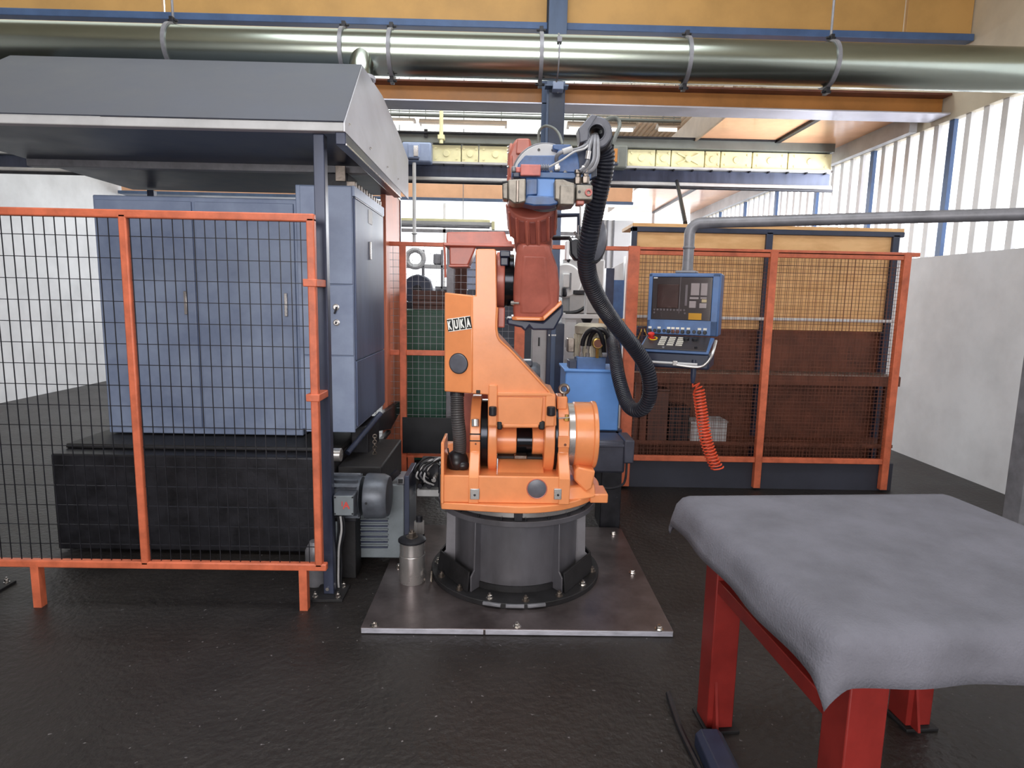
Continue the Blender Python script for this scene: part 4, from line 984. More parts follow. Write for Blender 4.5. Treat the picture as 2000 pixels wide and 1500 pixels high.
part('box', MB().pbox(846, 496, 861, 516, 7.2, 7.35), 'grey', sc_, .01)
part('mid_rail', MB().pbox(770, 517, 880, 524, 7.2, 7.26), 'light_grey', sc_, .004)
part('frame_post', MB().box(P(824, 560, 7.22).x, P(829, 560, 7.22).x, 7.2, 7.26, 0, P(826, 488, 7.22).z), 'grey', sc_, .003)
part('frame_post', MB().box(P(861, 560, 7.22).x, P(866, 560, 7.22).x, 7.2, 7.26, 0, P(863, 488, 7.22).z), 'grey', sc_, .003)
part('lamp_ring', MB().torus(P(811, 505, 7.2), (0, 1, 0), W(16, 7.2), .03, 28, 8), 'light_grey', sc_)
part('sill', MB().pbox(826, 559, 880, 566, 7.2, 7.3), 'grey', sc_, .004)
gp = thing('grey_pillar', 'grey pillar with a hanging brown sheet and blue rack seen left of the robot arm', 'pillar', (P(900, 560, 5.5).x, 5.5, 0))
part('pillar', MB().box(P(872, 560, 5.5).x, P(887, 560, 5.5).x, 5.5, 5.6, 0, P(880, 478, 5.5).z), 'grey', gp, .004)
part('brown_sheet', MB().prism([(P(u, 560, 5.5).x, 5.52 + d) for u, d in ((887, 0), (893, .02), (899, -.01), (905, .02), (912, 0), (912, .02), (905, .04), (899, .01), (893, .04), (887, .02))], 'z', 1.2, P(900, 500, 5.5).z), 'brown', gp)
part('blue_rack', MB().pbox(912, 490, 930, 566, 5.52, 5.8), 'cab_blue', gp, .006)
for i in range(5): part('rack_line', MB().pbox(912, 498 + i * 14, 930, 499.5 + i * 14, 5.512, 5.53), 'navy', gp)

# pale electrical cabinets and machine right behind the robot
q = thing('grey_locker', 'pale grey narrow locker with a dark slot handle behind the robot elbow', 'locker', (P(1052, 760, 5.5).x, 5.6, 0))
part('body', MB().box(P(1039, 720, 5.5).x, P(1066, 720, 5.5).x, 5.5, 5.8, 0, P(1050, 641, 5.5).z), 'light_grey', q, .004)
part('handle_slot', MB().pbox(1051, 659, 1054.5, 676, 5.49, 5.51), 'black', q, .002)
q = thing('blue_cabinet', 'dark blue narrow cabinet with small white print behind the robot elbow', 'cabinet', (P(1078, 760, 5.4).x, 5.5, 0))
part('body', MB().box(P(1067, 720, 5.4).x, P(1100, 720, 5.4).x, 5.4, 5.7, 0, P(1080, 632, 5.4).z), 'navy', q, .006)
part('door_ridge', MB().box(P(1074, 720, 5.4).x, P(1083, 720, 5.4).x, 5.385, 5.4, .1, P(1080, 640, 5.4).z), 'steel_blue', q, .004)
for i, (a, b) in enumerate(((1071.5, 1074), (1077.5, 1079.5), (1080.5, 1082.5), (1083.5, 1086))):
    part('print_mark', MB().pbox(a, 653.3, b, 656.2, 5.378, 5.4), 'letter', q, label='small white print')
q = thing('grey_gearmotor', 'small grey gear motor peeping over the robot arm diagonal', 'motor', (P(1035, 730, 4.3).x, 4.4, P(1035, 750, 4.3).z))
part('body', MB().lathe(P(1016, 728, 4.35), (1, 0, 0), [(W(20, 4.3), 0), (W(22, 4.3), .03), (W(22, 4.3), .11), (W(17, 4.3), .14)], 24), 'motor', q)
part('terminal_box', MB().pbox(1018, 704, 1040, 716, 4.28, 4.4), 'motor', q, .008)
part('mount_post', MB().box(P(1024, 730, 4.4).x, P(1038, 730, 4.4).x, 4.36, 4.46, 0, P(1030, 745, 4.4).z), 'dark', q)
YW = 6.9
q = thing('white_machine', 'pale machine with a big round disc cover behind the hydraulic unit', 'machine', (P(1140, 700, YW).x, YW + .3, 0))
part('body', MB().box(P(1098, 600, YW).x, P(1180, 600, YW).x, YW + .05, YW + .8, 0, P(1140, 505, YW).z), 'light_grey', q, .02)
c = P(1104, 548, YW)
part('round_cover', MB().lathe((c.x, YW + .06, c.z), (0, -1, 0), [(W(33, YW), 0), (W(33, YW), .05), (W(30, YW), .07)], 40), 'white', q)
part('window', MB().pbox(1099, 534, 1113, 562, YW - .04, YW), 'white', q, .01)
part('window_frame', MB().pbox(1113, 533, 1116, 566, YW - .045, YW), 'grey', q)
part('dark_ledge', MB().pbox(1120, 567, 1145, 575, YW - .03, YW + .06), 'dark', q, .006)
part('dark_pump', MB().pbox(1099, 561, 1108, 580, YW - .2, YW - .05), 'dark', q, .02)
part('lower_panel', MB().pbox(1112, 576, 1170, 612, YW + .0, YW + .05), 'light_grey', q, .006)
part('black_hose', MB().tube(spl([P(1100, 611, 6.7), P(1115, 611, 6.7), P(1130, 608, 6.7), P(1143, 600, 6.7)], 6), .02, 8), 'black', q)
YV = 6.2
q = thing('white_rack', 'white painted steel rack frame behind the hydraulic motor', 'rack', (P(1130, 660, YV).x, YV, 0))
part('upright', MB().box(P(1096, 660, YV).x, P(1103, 660, YV).x, YV, YV + .05, 0, P(1100, 611, YV).z), 'white', q, .003)
part('crossbar', MB().pbox(1096, 614, 1171, 622, YV - .01, YV + .05), 'white', q, .003)
part('upright', MB().box(P(1143, 600, YV).x, P(1147, 600, YV).x, YV + .05, YV + .09, 0, P(1145, 560, YV).z), 'light_grey', q, .003)
part('white_board', MB().pbox(1104, 625, 1125, 664, YV + .03, YV + .05), 'white', q)
part('paper_sheet', MB().pprism([(1099, 679), (1118, 678), (1122, 700), (1103, 702)], YV - .02, YV - .015), 'white', q)
part('dark_cup', MB().lathe(P(1146, 628, YV), (0, 0, 1), [(.04, -.01), (.06, .03)], 14), 'dark', q)
part('ply_board', MB().pbox(1170, 622, 1224, 640, YV - .02, YV + .02), 'ply', q, .003)
# doorway and wall stub at the right behind the hose
YX = 7.6
st = struct('door_1', MB().box(P(1197, 600, YX).x, P(1217, 600, YX).x, YX, YX + .06, .02, P(1206, 547, YX).z), 'panel_blue')
struct('door_frame', MB().box(P(1180, 600, YX).x, P(1196, 600, YX).x, YX - .04, YX + .1, 0, P(1188, 524, YX).z), 'navy', st)
struct('door_frame', MB().box(P(1217, 600, YX).x, P(1225, 600, YX).x, YX - .04, YX + .1, 0, P(1220, 500, YX).z), 'white', st)
struct('wall_stub', MB().prism([(P(1196, 547, YX).x, P(1196, 547, YX).z), (P(1218, 547, YX).x, P(1218, 547, YX).z), (P(1218, 512, YX).x, P(1218, 512, YX).z), (P(1196, 523, YX).x, P(1196, 523, YX).z)], 'y', YX, YX + .06), 'wall', st)
ws = struct('wall_partition', MB().box(P(1150, 600, 9).x, P(1230, 600, 9).x, 9.0, 9.1, 0, P(1190, 430, 9).z), 'wall')
for u in (1172, 1180, 1192): struct('partition_seam', MB().box(P(u, 600, 9).x - .01, P(u, 600, 9).x + .01, 8.98, 9.0, 0, P(1190, 430, 9).z), 'grey', ws)

# ------------------------------------------------------------------ control console hanging from a pipe arm
cp = thing('control_console', 'blue machine control console with screen and keyboard shelf hanging from a grey pipe', 'console', (0, 0, 0))
S_ = .00333 / 6.25; KX = .955 / .91
def lx(u): return (u - 600) * S_ * KX
def lz(v): return -(v - 500) * S_
def lbox(mb, a, b, c, d, y0, y1): return mb.box(lx(a), lx(c), y0, y1, lz(d), lz(b))
part('cabinet', lbox(MB(), 195, 215, 1005, 965, 0, .22), 'panel_blue', cp, .008)
part('face_frame', lbox(MB(), 200, 225, 990, 262, -.012, .01), 'panel_blue', cp, .004)
for a, b, c, d in ((200, 225, 242, 960), (915, 225, 990, 960), (200, 780, 990, 960)):
    part('face_frame', lbox(MB(), a, b, c, d, -.012, .01), 'panel_blue', cp, .004)
bz = part('bezel', lbox(MB(), 243, 263, 914, 779, -.006, .004), 'bezel', cp, .002)
part('screen', lbox(MB(), 300, 350, 548, 640, -.010, .0), 'screen', bz, .004)
part('seam', lbox(MB(), 557, 262, 563, 700, -.011, .0), 'grey', bz)
part('side_ledge', lbox(MB(), 620, 355, 645, 605, -.011, .0), 'grey', bz)
for a, b, c, d, m in ((680, 335, 775, 480, 'light_grey'), (790, 335, 862, 480, 'light_grey'), (672, 500, 772, 526, 'light_grey'), (790, 500, 860, 520, 'light_grey'), (670, 548, 745, 630, 'light_grey'), (783, 572, 862, 630, 'light_grey'), (806, 525, 862, 562, 'cream')):
    part('module', lbox(MB(), a, b, c, d, -.012, .0), m, bz, .002)
part('sticker', lbox(MB(), 670, 692, 815, 770, -.0125, .0), 'yellow', bz, .0, label='yellow warning sticker')
for i in range(10):
    u = 275 + i * 38; part('soft_key', lbox(MB(), u - 9, 648, u + 11, 672, -.013, .0), 'grey', bz, .002)
for u in (275, 625): part('soft_key', lbox(MB(), u - 9, 685, u + 11, 708, -.013, .0), 'grey', bz, .002)
part('cover_glass', lbox(MB(), 246, 266, 911, 776, -.019, -.016), 'pane', cp)
part('hinge_mark', lbox(MB(), 255, 266, 300, 282, -.022, -.012), 'light_grey', cp)
for u, k in ((238, 0), (295, 1), (345, 0), (405, 1), (455, 0), (505, 2), (557, 2), (615, 0), (680, 0), (745, 1), (803, 0), (865, 0)):
    if k == 1:
        part('round_plug', MB().lathe((lx(u), -.012, lz(915)), (0, -1, 0), [(.011, 0), (.011, .006), (.009, .008)], 18), 'black', cp)
    else:
        sw = part('rotary_switch', MB().lathe((lx(u), -.012, lz(920)), (0, -1, 0), [(.0125, 0), (.0125, .008), (.009, .01), (.009, .022)], 16), 'rust' if k == 2 else 'black', cp)
        part('switch_grip', MB().cbox((lx(u), -.036, lz(920)), (.006, .012, .02)), 'black', sw, .001)
        part('label_tag', lbox(MB(), u - 20, 868, u + 18, 892, -.0145, -.01), 'key', sw)
# keyboard shelf, sloping towards the operator
SH = .22
y0, y1 = -.012, -SH; z0_, z1_ = lz(975), lz(975) - .075
sv = [(lx(205), y0, z0_), (lx(975), y0, z0_), (lx(955), y1, z1_), (lx(190), y1, z1_)]
th = .022
sh = part('keyboard_shelf', MB().add(sv + [(x, y, z - th) for x, y, z in sv], [(0, 1, 2, 3), (7, 6, 5, 4), (0, 3, 7, 4), (1, 5, 6, 2), (0, 4, 5, 1), (3, 2, 6, 7)]), 'panel_blue', cp, .006)
ex = Vector((1, 0, 0)); ey = Vector((0, y1 - y0, z1_ - z0_)).normalized(); ez = ex.cross(-ey).normalized()
if ez.z < 0: ez = -ez
so = Vector((lx(200), y0, z0_)); SL = math.hypot(SH, .075)
shr = Matrix((ex, -ey, ez)).transposed()
def onsh(s, t, h=0): return so + ex * (s * (lx(965) - lx(200))) + ey * (t * SL) + ez * h
part('key_plate', MB().cbox(onsh(.49, .5, .002), ((lx(965) - lx(200)) * .93, SL * .94, .006), shr), 'bezel', sh, .002)
for c_ in range(3):
    for r_ in range(5):
        for k in range(4):
            part('key', MB().cbox(onsh(.255 + c_ * .128 + k * .024, .20 + r_ * .125, .007), (.0085, .011, .006), shr), 'key', sh)
q = onsh(.10, .25, .004)
es = part('emergency_stop', MB().lathe(q, ez, [(.022, 0), (.022, .006), (.012, .007), (.012, .022), (.022, .024), (.021, .034), (.014, .038)], 24), 'redknob', sh, label='red mushroom stop button')
part('stop_collar', MB().ring(q + ex * .016 - ez * .001 + ey * .012, ez, .027, .02, 0, .006, 24), 'yellow', es)
for s_ in (.62, .75):
    kn = part('dial', MB().lathe(onsh(s_, .30, .004), ez, [(.02, 0), (.018, .016), (.012, .018)], 20), 'black', sh)
part('small_key', MB().lathe(onsh(.34, .88, .004), ez, [(.009, 0), (.007, .006)], 12), 'grey', sh)
part('dial', MB().lathe(onsh(.80, .82, .004), ez, [(.01, 0), (.009, .012)], 12), 'black', sh)
part('underbox', MB().box(lx(225), lx(960), -.17, .15, z1_ - .12, z1_ - .02), 'navy', cp, .012)
part('front_bar', MB().cyl((lx(215), -.2, z1_ - .085), (lx(840), -.2, z1_ - .085), .008, n=10), 'light_grey', cp)
part('hand_rail', MB().tube(spl([(lx(620), -.205, z1_ - .095), (lx(850), -.205, z1_ - .10), (lx(940), -.2, z1_ - .07), (lx(990), -.18, z1_ - .01), (lx(1005), -.1, z1_ + .06)], 8), .009, 10), 'steel', cp)
part('rail_clip', MB().cbox((lx(600), -.2, z1_ - .085), (.03, .02, .03)), 'steel', cp, .003)
# pipe arm
hy = .10
part('pipe_flange', lbox(MB(), 480, 180, 715, 216, .03, .18), 'grey', cp, .008)
pa = part('hanger_pipe', MB().lathe((lx(603), hy, lz(180)), (0, 0, 1), [(.038, 0), (.034, .03), (.034, .235)], 28), 'grey', cp)
part('pipe_collar', MB().lathe((lx(603), hy, lz(-170) - .045), (0, 0, 1), [(.037, 0), (.039, .004), (.039, .012), (.037, .016)], 28), 'grey', pa)
zz = lz(-170) - .045 + .06
pts = [(lx(603), hy, lz(180) + .23)] + [(lx(603) + .07 - .07 * math.cos(R(a)), hy, lz(180) + .235 + .07 * math.sin(R(a))) for a in range(0, 91, 10)] + [(lx(603) + .12, hy, lz(180) + .305)]
part('pipe_elbow', MB().tube(pts, .035, 24), 'grey', pa)
part('arm_pipe', MB().cyl((lx(603) + .1, hy, lz(180) + .305), (lx(603) + 1.9, hy, lz(180) + .305), .034, n=28), 'grey', pa)
part('plug_cable', MB().lathe((lx(795), -.16, z1_ - .06), (0, 0, -1), [(.017, 0), (.017, .10), (.012, .14), (.007, .15)], 14), 'navy', cp)
fc = P(1335, 580, 4.0)
cp.rotation_euler = (0, 0, R(-24)); cp.location = fc
# support post of the pipe arm, beyond the right edge of the photograph
ME = Matrix.Translation(fc) @ Matrix.Rotation(R(-24), 4, 'Z')
ep = ME @ Vector((lx(603) + 1.87, hy, lz(180) + .305))
ap = thing('arm_post', 'grey floor post carrying the pipe arm of the control console', 'post', (ep.x, ep.y, 0))
part('post', MB().box(ep.x, ep.x + .12, ep.y - .06, ep.y + .06, .02, ep.z + .1), 'grey', ap, .006)
part('foot_plate', MB().box(ep.x - .1, ep.x + .22, ep.y - .16, ep.y + .16, 0, .02), 'dark', ap, .003)
# coiled cord
cs = [P(1363, 752, 3.85), P(1366, 775, 3.85), P(1370, 805, 3.85), P(1375, 840, 3.85), P(1382, 870, 3.84), P(1394, 902, 3.82), P(1402, 915, 3.8)]
base = resample(spl(cs, 14), .0026); nt_ = 27; hel = []
for i, p in enumerate(base):
    t_ = i / (len(base) - 1); r_ = W(11, 3.85) * min(1, t_ * 10 + .25); a = 2 * math.pi * nt_ * t_
    hel.append(p + Vector((math.cos(a) * r_, math.sin(a) * r_, math.cos(a) * .012)))
pt_ = ME @ Vector((lx(795), -.16, z1_ - .06 - .145)); hel = [pt_, pt_ + Vector((0, 0, -.025))] + hel
mb = MB()
mb.tube(hel, .0052, 6)
solo('coiled_cord', mb, 'coil', 'orange coiled spring cord hanging below the control console', 'cord', org=P(1402, 918, 3.8))

# ------------------------------------------------------------------ cloth covered table with red legs
TX0, TX1, TY0, TY1, TZ = .715, 1.75, 1.3, 2.23, .86
tb = thing('work_table', 'red legged work table at the right edge of the photo under a grey cloth', 'table', ((TX0 + TX1) / 2, (TY0 + TY1) / 2, 0))
part('top', MB().box(TX0 + .03, TX1, TY0, TY1 - .03, TZ - .06, TZ - .004), 'redleg', tb, .004)
for xx, yy in ((TX0 + .065, TY1 - .09), (TX0 + .065, TY0 + .08), (TX1 - .2, TY1 - .12), (TX1 - .2, TY0 + .08)):
    lg = part('leg', MB().box(xx, xx + .1, yy - .05, yy + .05, .012, TZ - .06), 'redleg', tb, .004)
    part('foot_plate', MB().box(xx - .01, xx + .12, yy - .07, yy + .07, 0, .012), 'soot', lg, .002)
    part('leg_gusset', MB().prism([(yy - .05, .012), (yy - .05, .2), (yy - .09, .012)], 'x', xx + .02, xx + .03), 'redleg', lg)
part('rail', MB().box(TX0 + .07, TX0 + .11, TY0 + .1, TY1 - .1, .55, .6), 'redleg', tb, .003)
mb = MB(); nx, ny = 48, 40
ov = .13
for j in range(ny + 1):
    for i in range(nx + 1):
        s = -ov + (TX1 - TX0 + 2 * ov) * i / nx; t_ = -ov + (TY1 - TY0 + 2 * ov) * j / ny
        dx = max(-s, 0, s - (TX1 - TX0)); dy = max(-t_, 0, t_ - (TY1 - TY0)); d = math.hypot(dx, dy)
        x = TX0 + min(max(s, 0), TX1 - TX0); y = TY0 + min(max(t_, 0), TY1 - TY0)
        rr = .035
        if d > 0:
            k = min(d / rr, math.pi / 2); out = rr * math.sin(k); dn = rr * (1 - math.cos(k)) + max(0, d - rr * math.pi / 2)
            fl_ = .22 * max(0, d - rr) + (.006 * math.sin(s * 23 + t_ * 17) if d > .05 else 0)
            x += (dx / d) * (out + fl_) * (1 if s > 0 else -1); y += (dy / d) * (out + fl_) * (1 if t_ > 0 else -1); zz = TZ + .004 - dn
        else: zz = TZ + .004 + .0025 * math.sin(s * 11) * math.sin(t_ * 13)
        mb.v.append(Vector((x, y, zz)))
mb.f = [[j * (nx + 1) + i, j * (nx + 1) + i + 1, (j + 1) * (nx + 1) + i + 1, (j + 1) * (nx + 1) + i] for j in range(ny) for i in range(nx)]
cl = solo('table_cloth', mb, 'cloth', 'grey blue cloth draped over the corner of the red legged table', 'cloth', org=(TX0 + .7, TY0 + .5, TZ), smooth=80)
pv = Vector((TX0, TY1, 0)); RZ = Matrix.Rotation(R(4), 3, 'Z')
for o_ in (tb, cl):
    o_.location = pv + RZ @ (o_.location - pv); o_.rotation_euler = (0, 0, R(4))
sd = cl.modifiers.new('thick', 'SOLIDIFY'); sd.thickness = .006; sd.offset = 1
solo('floor_skid', MB().prism([(.72, 0), (.72, .05), (.74, .07), (.80, .07), (.82, .05), (.82, 0)], 'y', 1.0, 2.02), 'navy', 'dark navy steel skid lying on the floor beside the red table leg', 'skid', bevel=.004)
solo('black_floor_hose', MB().tube(spl([(.70, 2.3, .012), (.69, 2.1, .012), (.70, 1.9, .012), (.72, 1.6, .012), (.71, 1.2, .012)], 8), .012, 8), 'black', 'thin black hose on the floor along the navy skid', 'hose')

solo('stay_rod', MB().cyl(P(1322, 354, 7.96), P(1338.5, 436, 6.1), .022, n=10), 'dark', 'slanting dark stay rod above the plywood booth', 'rod')

# ------------------------------------------------------------------ machine with hood at the left
YP = 3.1
hd = thing('extraction_hood', 'big sheet steel extraction hood on dark posts at the left', 'hood', (-1.7, 4.0, 0))
HX1 = P(671, 247, 3.05).x; HX0 = -2.9; HY0 = 3.05; HY1 = 5.0
hz0 = P(640, 256, 3.05).z; hz1 = P(640, 238, 3.05).z
tA = P(706, 128, 3.85); tB = P(729, 141, 4.25); tz = tA.z
xA = tA.x
part('front_rim', MB().box(HX0, HX1, HY0, HY0 + .05, hz0, hz1), 'light_grey', hd, .004)
# sloping sheets
def sheet(name, q, m, t_=.006):
    q = [Vector(v) for v in q]; n = (q[1] - q[0]).cross(q[-1] - q[0]).normalized() * t_
    k = len(q)
    return part(name, MB().add(q + [v + n for v in q], [list(range(k)), list(range(2 * k - 1, k - 1, -1))] + [[i, i + k, (i + 1) % k + k, (i + 1) % k] for i in range(k)]), m, hd)
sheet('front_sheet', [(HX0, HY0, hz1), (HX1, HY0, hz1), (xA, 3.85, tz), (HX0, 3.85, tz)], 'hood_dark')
bY = 4.95
bE = PXP(796, 312, HX1 - .0)
sheet('side_sheet', [(HX1, HY0, hz0), (HX1, HY1, hz0 - .01), (HX1, HY1, bE.z), (HX1 - .03, HY1 - .28, bE.z + .13), (xA + .01, 4.4, tz), (xA, 3.85, tz), (HX1, HY0, hz1)], 'sheet')
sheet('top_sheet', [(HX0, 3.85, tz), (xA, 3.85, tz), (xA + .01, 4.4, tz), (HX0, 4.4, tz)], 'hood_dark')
sheet('back_sheet', [(HX0, 4.4, tz), (xA + .01, 4.4, tz), (HX1 - .03, HY1 - .28, bE.z + .13), (HX1, HY1, bE.z), (HX0, HY1, bE.z)], 'sheet')
part('side_beam', MB().box(HX1 - .045, HX1 + .004, HY0 + .02, HY1 - .35, hz0 - .055, hz0 + .005), 'post_dark', hd, .004)
part('beam_trim', MB().box(HX1 + .004, HX1 + .009, HY0 + .02, HY1 - .35, hz0 - .058, hz0 - .050), 'steel', hd)
part('inner_beam', MB().box(HX0, HX1 - .05, 3.9, 3.96, hz0 - .03, hz0 + .03), 'grey', hd, .004)
for (yy) in (3.12, 3.6, 4.1, 4.5):
    hexbolt(hd, (HX1 + .007, yy, hz0 + .05), (1, 0, 0), .007, .006, washer=False)
part('inner_ceiling', MB().box(HX0, HX1 - .06, HY0 + .06, HY1 - .02, hz1 - .03, hz1 - .02), 'navy', hd)
def post(xa, xb, y0, y1, m='post_dark'):
    ps = part('post', MB().box(xa, xb, y0, y1, .015, hz0), m, hd, .004)
    part('foot_plate', MB().box(xa - .05, xb + .06, y0 - .06, y1 + .06, 0, .015), 'soot', ps, .002)
    for dx, dy in ((-.035, -.04), (.045, -.04), (.045, .04)):
        hexbolt(ps, ((xa if dx < 0 else xb) + (dx if dx < 0 else .03), (y0 if dy < 0 else y1) + dy * .8, .015), r=.01, h=.02)
    return ps
ps1 = post(P(621, 700, YP).x, P(642, 700, YP).x, YP, YP + .055)
q = P(640, 1150, YP); part('post_bolt', MB().lathe((q.x, YP - .002, q.z), (0, -1, 0), [(.009, 0), (.009, .006)], 12), 'bolt', ps1)
post(-2.75, -2.70, YP, YP + .055); post(-2.75, -2.70, 4.9, 4.95)
# elbow up to the duct
part('duct_neck', MB().tube(spl([(xA - .06, 4.1, tz - .02), (xA - .06, 4.1, tz + .06), (xA - .055, 4.14, tz + .16)], 6), .075, 24), 'galv', hd)
part('neck_collar', MB().lathe((xA - .06, 4.1, tz), (0, 0, 1), [(.09, 0), (.09, .02)], 28), 'sheet', hd)
# tall orange side panel receding to the fence
oa = PXP(753, 358, -.93); ob = PXP(781, 392, -.945)
op = thing('orange_side_panel', 'tall worn orange guard panel between the machine cabinet and the back fence', 'panel', (-.93, (oa.y + ob.y) / 2, 0))
part('sheet', MB().add([(-.93, oa.y, .05), (-.945, ob.y, .05), (-.945, ob.y, ob.z), (-.93, oa.y, oa.z), (-.97, oa.y, .05), (-.985, ob.y, .05), (-.985, ob.y, ob.z), (-.97, oa.y, oa.z)], [(0, 1, 2, 3), (7, 6, 5, 4), (0, 4, 5, 1), (1, 5, 6, 2), (2, 6, 7, 3), (3, 7, 4, 0)]), 'orange_worn', op, .004)
part('edge_strip', MB().box(-.948, -.936, ob.y - .012, ob.y + .012, .05, ob.z), 'post_dark', op)
part('top_cap', MB().add([(-.925, oa.y, oa.z), (-.94, ob.y, ob.z), (-.94, ob.y, ob.z + .02), (-.925, oa.y, oa.z + .02), (-.985, oa.y, oa.z), (-.995, ob.y, ob.z), (-.995, ob.y, ob.z + .02), (-.985, oa.y, oa.z + .02)], [(0, 1, 2, 3), (7, 6, 5, 4), (0, 4, 5, 1), (1, 5, 6, 2), (2, 6, 7, 3), (3, 7, 4, 0)]), 'galv', op)
part('foot', MB().box(-.98, -.93, oa.y, oa.y + .06, 0, .05), 'fence_orange', op)
part('foot', MB().box(-.99, -.94, ob.y - .06, ob.y, 0, .05), 'fence_orange', op)

# switch cabinet
CX1 = -.90; 
c0 = PXP(691, 362, CX1); c1 = PXP(750, 414, CX1 + .0)
cy0, cy1 = c0.y, c1.y; cz1 = c0.z; cz0 = PXP(692, 846, CX1).z
cxl = P(641, 600, cy0).x
cb = thing('machine_cabinet', 'grey blue switch cabinet hanging under the hood, right of the dark post', 'cabinet', (CX1 - .3, (cy0 + cy1) / 2, cz0))
part('body', MB().box(-1.25, CX1 - .012, cy0 + .01, cy1, cz0, cz1), 'cab_blue', cb, .006)
def fpan(y0, y1, m='cab_blue'):
    return part('front_panel', MB().box(-1.22, CX1 - .014, cy0 - .006, cy0 + .012, P(665, y1, cy0).z, P(665, y0, cy0).z), m, cb, .004)
fpan(364, 555); fpan(557, 694); fpan(696, 844)
zs = PXP(720, 695, CX1).z
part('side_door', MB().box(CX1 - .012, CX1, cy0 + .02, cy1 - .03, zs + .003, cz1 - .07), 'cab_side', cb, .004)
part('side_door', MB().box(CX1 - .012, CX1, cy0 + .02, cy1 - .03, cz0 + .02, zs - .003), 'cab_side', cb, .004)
part('door_gasket', MB().box(CX1 - .004, CX1 + .002, cy0 + .03, cy1 - .03, cz1 - .070, cz1 - .062), 'navy', cb)
part('top_strip', MB().box(CX1 - .014, CX1 + .001, cy0 + .01, cy1, cz1 - .06, cz1), 'cab_blue', cb, .002)
a = PXP(721.5, 472, CX1); b = PXP(724.5, 508, CX1)
part('door_handle', MB().box(CX1, CX1 + .012, a.y - .012, a.y + .014, b.z, a.z), 'steel', cb, .003)
a = PXP(719, 409, CX1); b = PXP(727, 440, CX1)
part('name_sheet', MB().box(CX1, CX1 + .002, a.y, b.y, b.z, a.z), 'light_grey', cb)
for px, py in ((657, 600), (658, 630)):
    q = P(px, py, cy0)
    lk = part('lock', MB().lathe((q.x, cy0 - .004, q.z), (0, -1, 0), [(.02, 0), (.02, .006), (.013, .008), (.013, .016)], 18), 'steel', cb)
    part('lock_lever', MB().cbox((q.x, cy0 - .022, q.z - (.018 if py < 610 else 0)), (.009, .01, .045 if py < 610 else .016), Matrix.Rotation(R(20), 3, 'Y')), 'dark', lk, .002)
# energy chain on the cabinet roof
ech = thing('cable_chain', 'steel link cable chain lying along the roof edge of the switch cabinet', 'cable chain', (CX1 - .04, cy0 + .3, cz1))
for i in range(11):
    yy = cy0 + .06 + i * (cy1 - cy0 - .1) / 11
    part('link', MB().box(CX1 - .06, CX1 - .004, yy, yy + .045, cz1 + .001, cz1 + .035 - (i % 2) * .006), 'steel_worn', ech, .004)
bxm = thing('junction_box', 'dark junction box with hinged lid on the switch cabinet roof behind the post', 'box', (CX1 - .13, cy0 + .05, cz1))
part('body', MB().box(CX1 - .22, CX1 - .05, cy0 + .06, cy0 + .3, cz1, cz1 + .08), 'dark', bxm, .006)
part('lid', MB().cbox((CX1 - .09, cy0 + .05, cz1 + .075), (.06, .008, .09)), 'steel_worn', bxm, .002)
# second cabinet, mostly left of the photograph
c2 = thing('side_cabinet', 'second grey blue cabinet left of the dark post behind the orange mesh panel', 'cabinet', (-1.9, 4.0, cz0 - .1))
part('body', MB().box(-2.6, -1.32, cy0 + .25, cy1 + .3, cz0 - .1, cz1 - .05), 'cab_blue', c2, .008)
for a, b in ((-2.58, -1.98), (-1.96, -1.34)):
    dr_ = part('door', MB().box(a, b, cy0 + .235, cy0 + .25, cz0 - .06, cz1 - .08), 'cab_blue', c2, .004)
    part('handle', MB().box(b - .07, b - .05, cy0 + .22, cy0 + .236, 1.45, 1.6), 'steel', dr_, .003)
# machine bed under the cabinets
mbd = thing('machine_bed', 'dark oily machine bed under the switch cabinet at the left', 'machine', (-1.6, 4.1, 0))
part('bed', MB().box(-2.7, -1.0, 3.62, 4.6, 0.02, .62), 'dark', mbd, .01)
part('bed_wing', MB().box(-1.0, -.73, 3.66, 4.4, 0.02, .56), 'soot', mbd, .01)
part('upper_bed', MB().box(-2.7, CX1 - .10, 3.75, 4.4, .62, cz0 - .11), 'soot', mbd, .01)
part('slide_block', MB().box(-1.0, CX1 + .02, 4.0, 4.35, .35, cz0 - .02), 'dark', mbd, .01)
a = P(650, 888, 3.6); part('added_backing', MB().box(-1.08, -.955, 4.32, 4.46, .02, 1.7), 'soot', mbd, .004)  # dark backing added to block bright windows showing through the gap
a = P(650, 888, 3.6); part('roller', MB().cyl((a.x - .1, 3.6, a.z), (P(667, 888, 3.6).x, 3.6, a.z), .04, n=24), 'steel', mbd, .003)
br = P(765, 815, 4.2)
bk = [PXP(u, v, -.885) for u, v in ((741, 842), (742, 812), (781, 784), (781, 806), (764, 838))]
part('bracket_plate', MB().prism([(k.y, k.z) for k in bk], 'x', -.925, -.885), 'dark', mbd, .004)
part('bracket_stay', MB().box(-.925, -.89, 4.35, 4.85, .5, bk[4].z - .01), 'soot', mbd, .004)
part('tie_rod', MB().cyl(P(679, 885, 3.75), P(743, 808, 4.1), .018, n=12), 'post_dark', mbd)
for i in range(9):
    q = P(732, 852 + i * 5.6, 3.95); part('chain_link', MB().torus(q, (1, 0, 0) if i % 2 else (0, 1, 0), .012, .004, 12, 6), 'steel_worn', mbd)
part('chain_hook', MB().torus(P(732, 903, 3.95), (0, 1, 0), .022, .006, 18, 8), 'steel', mbd)
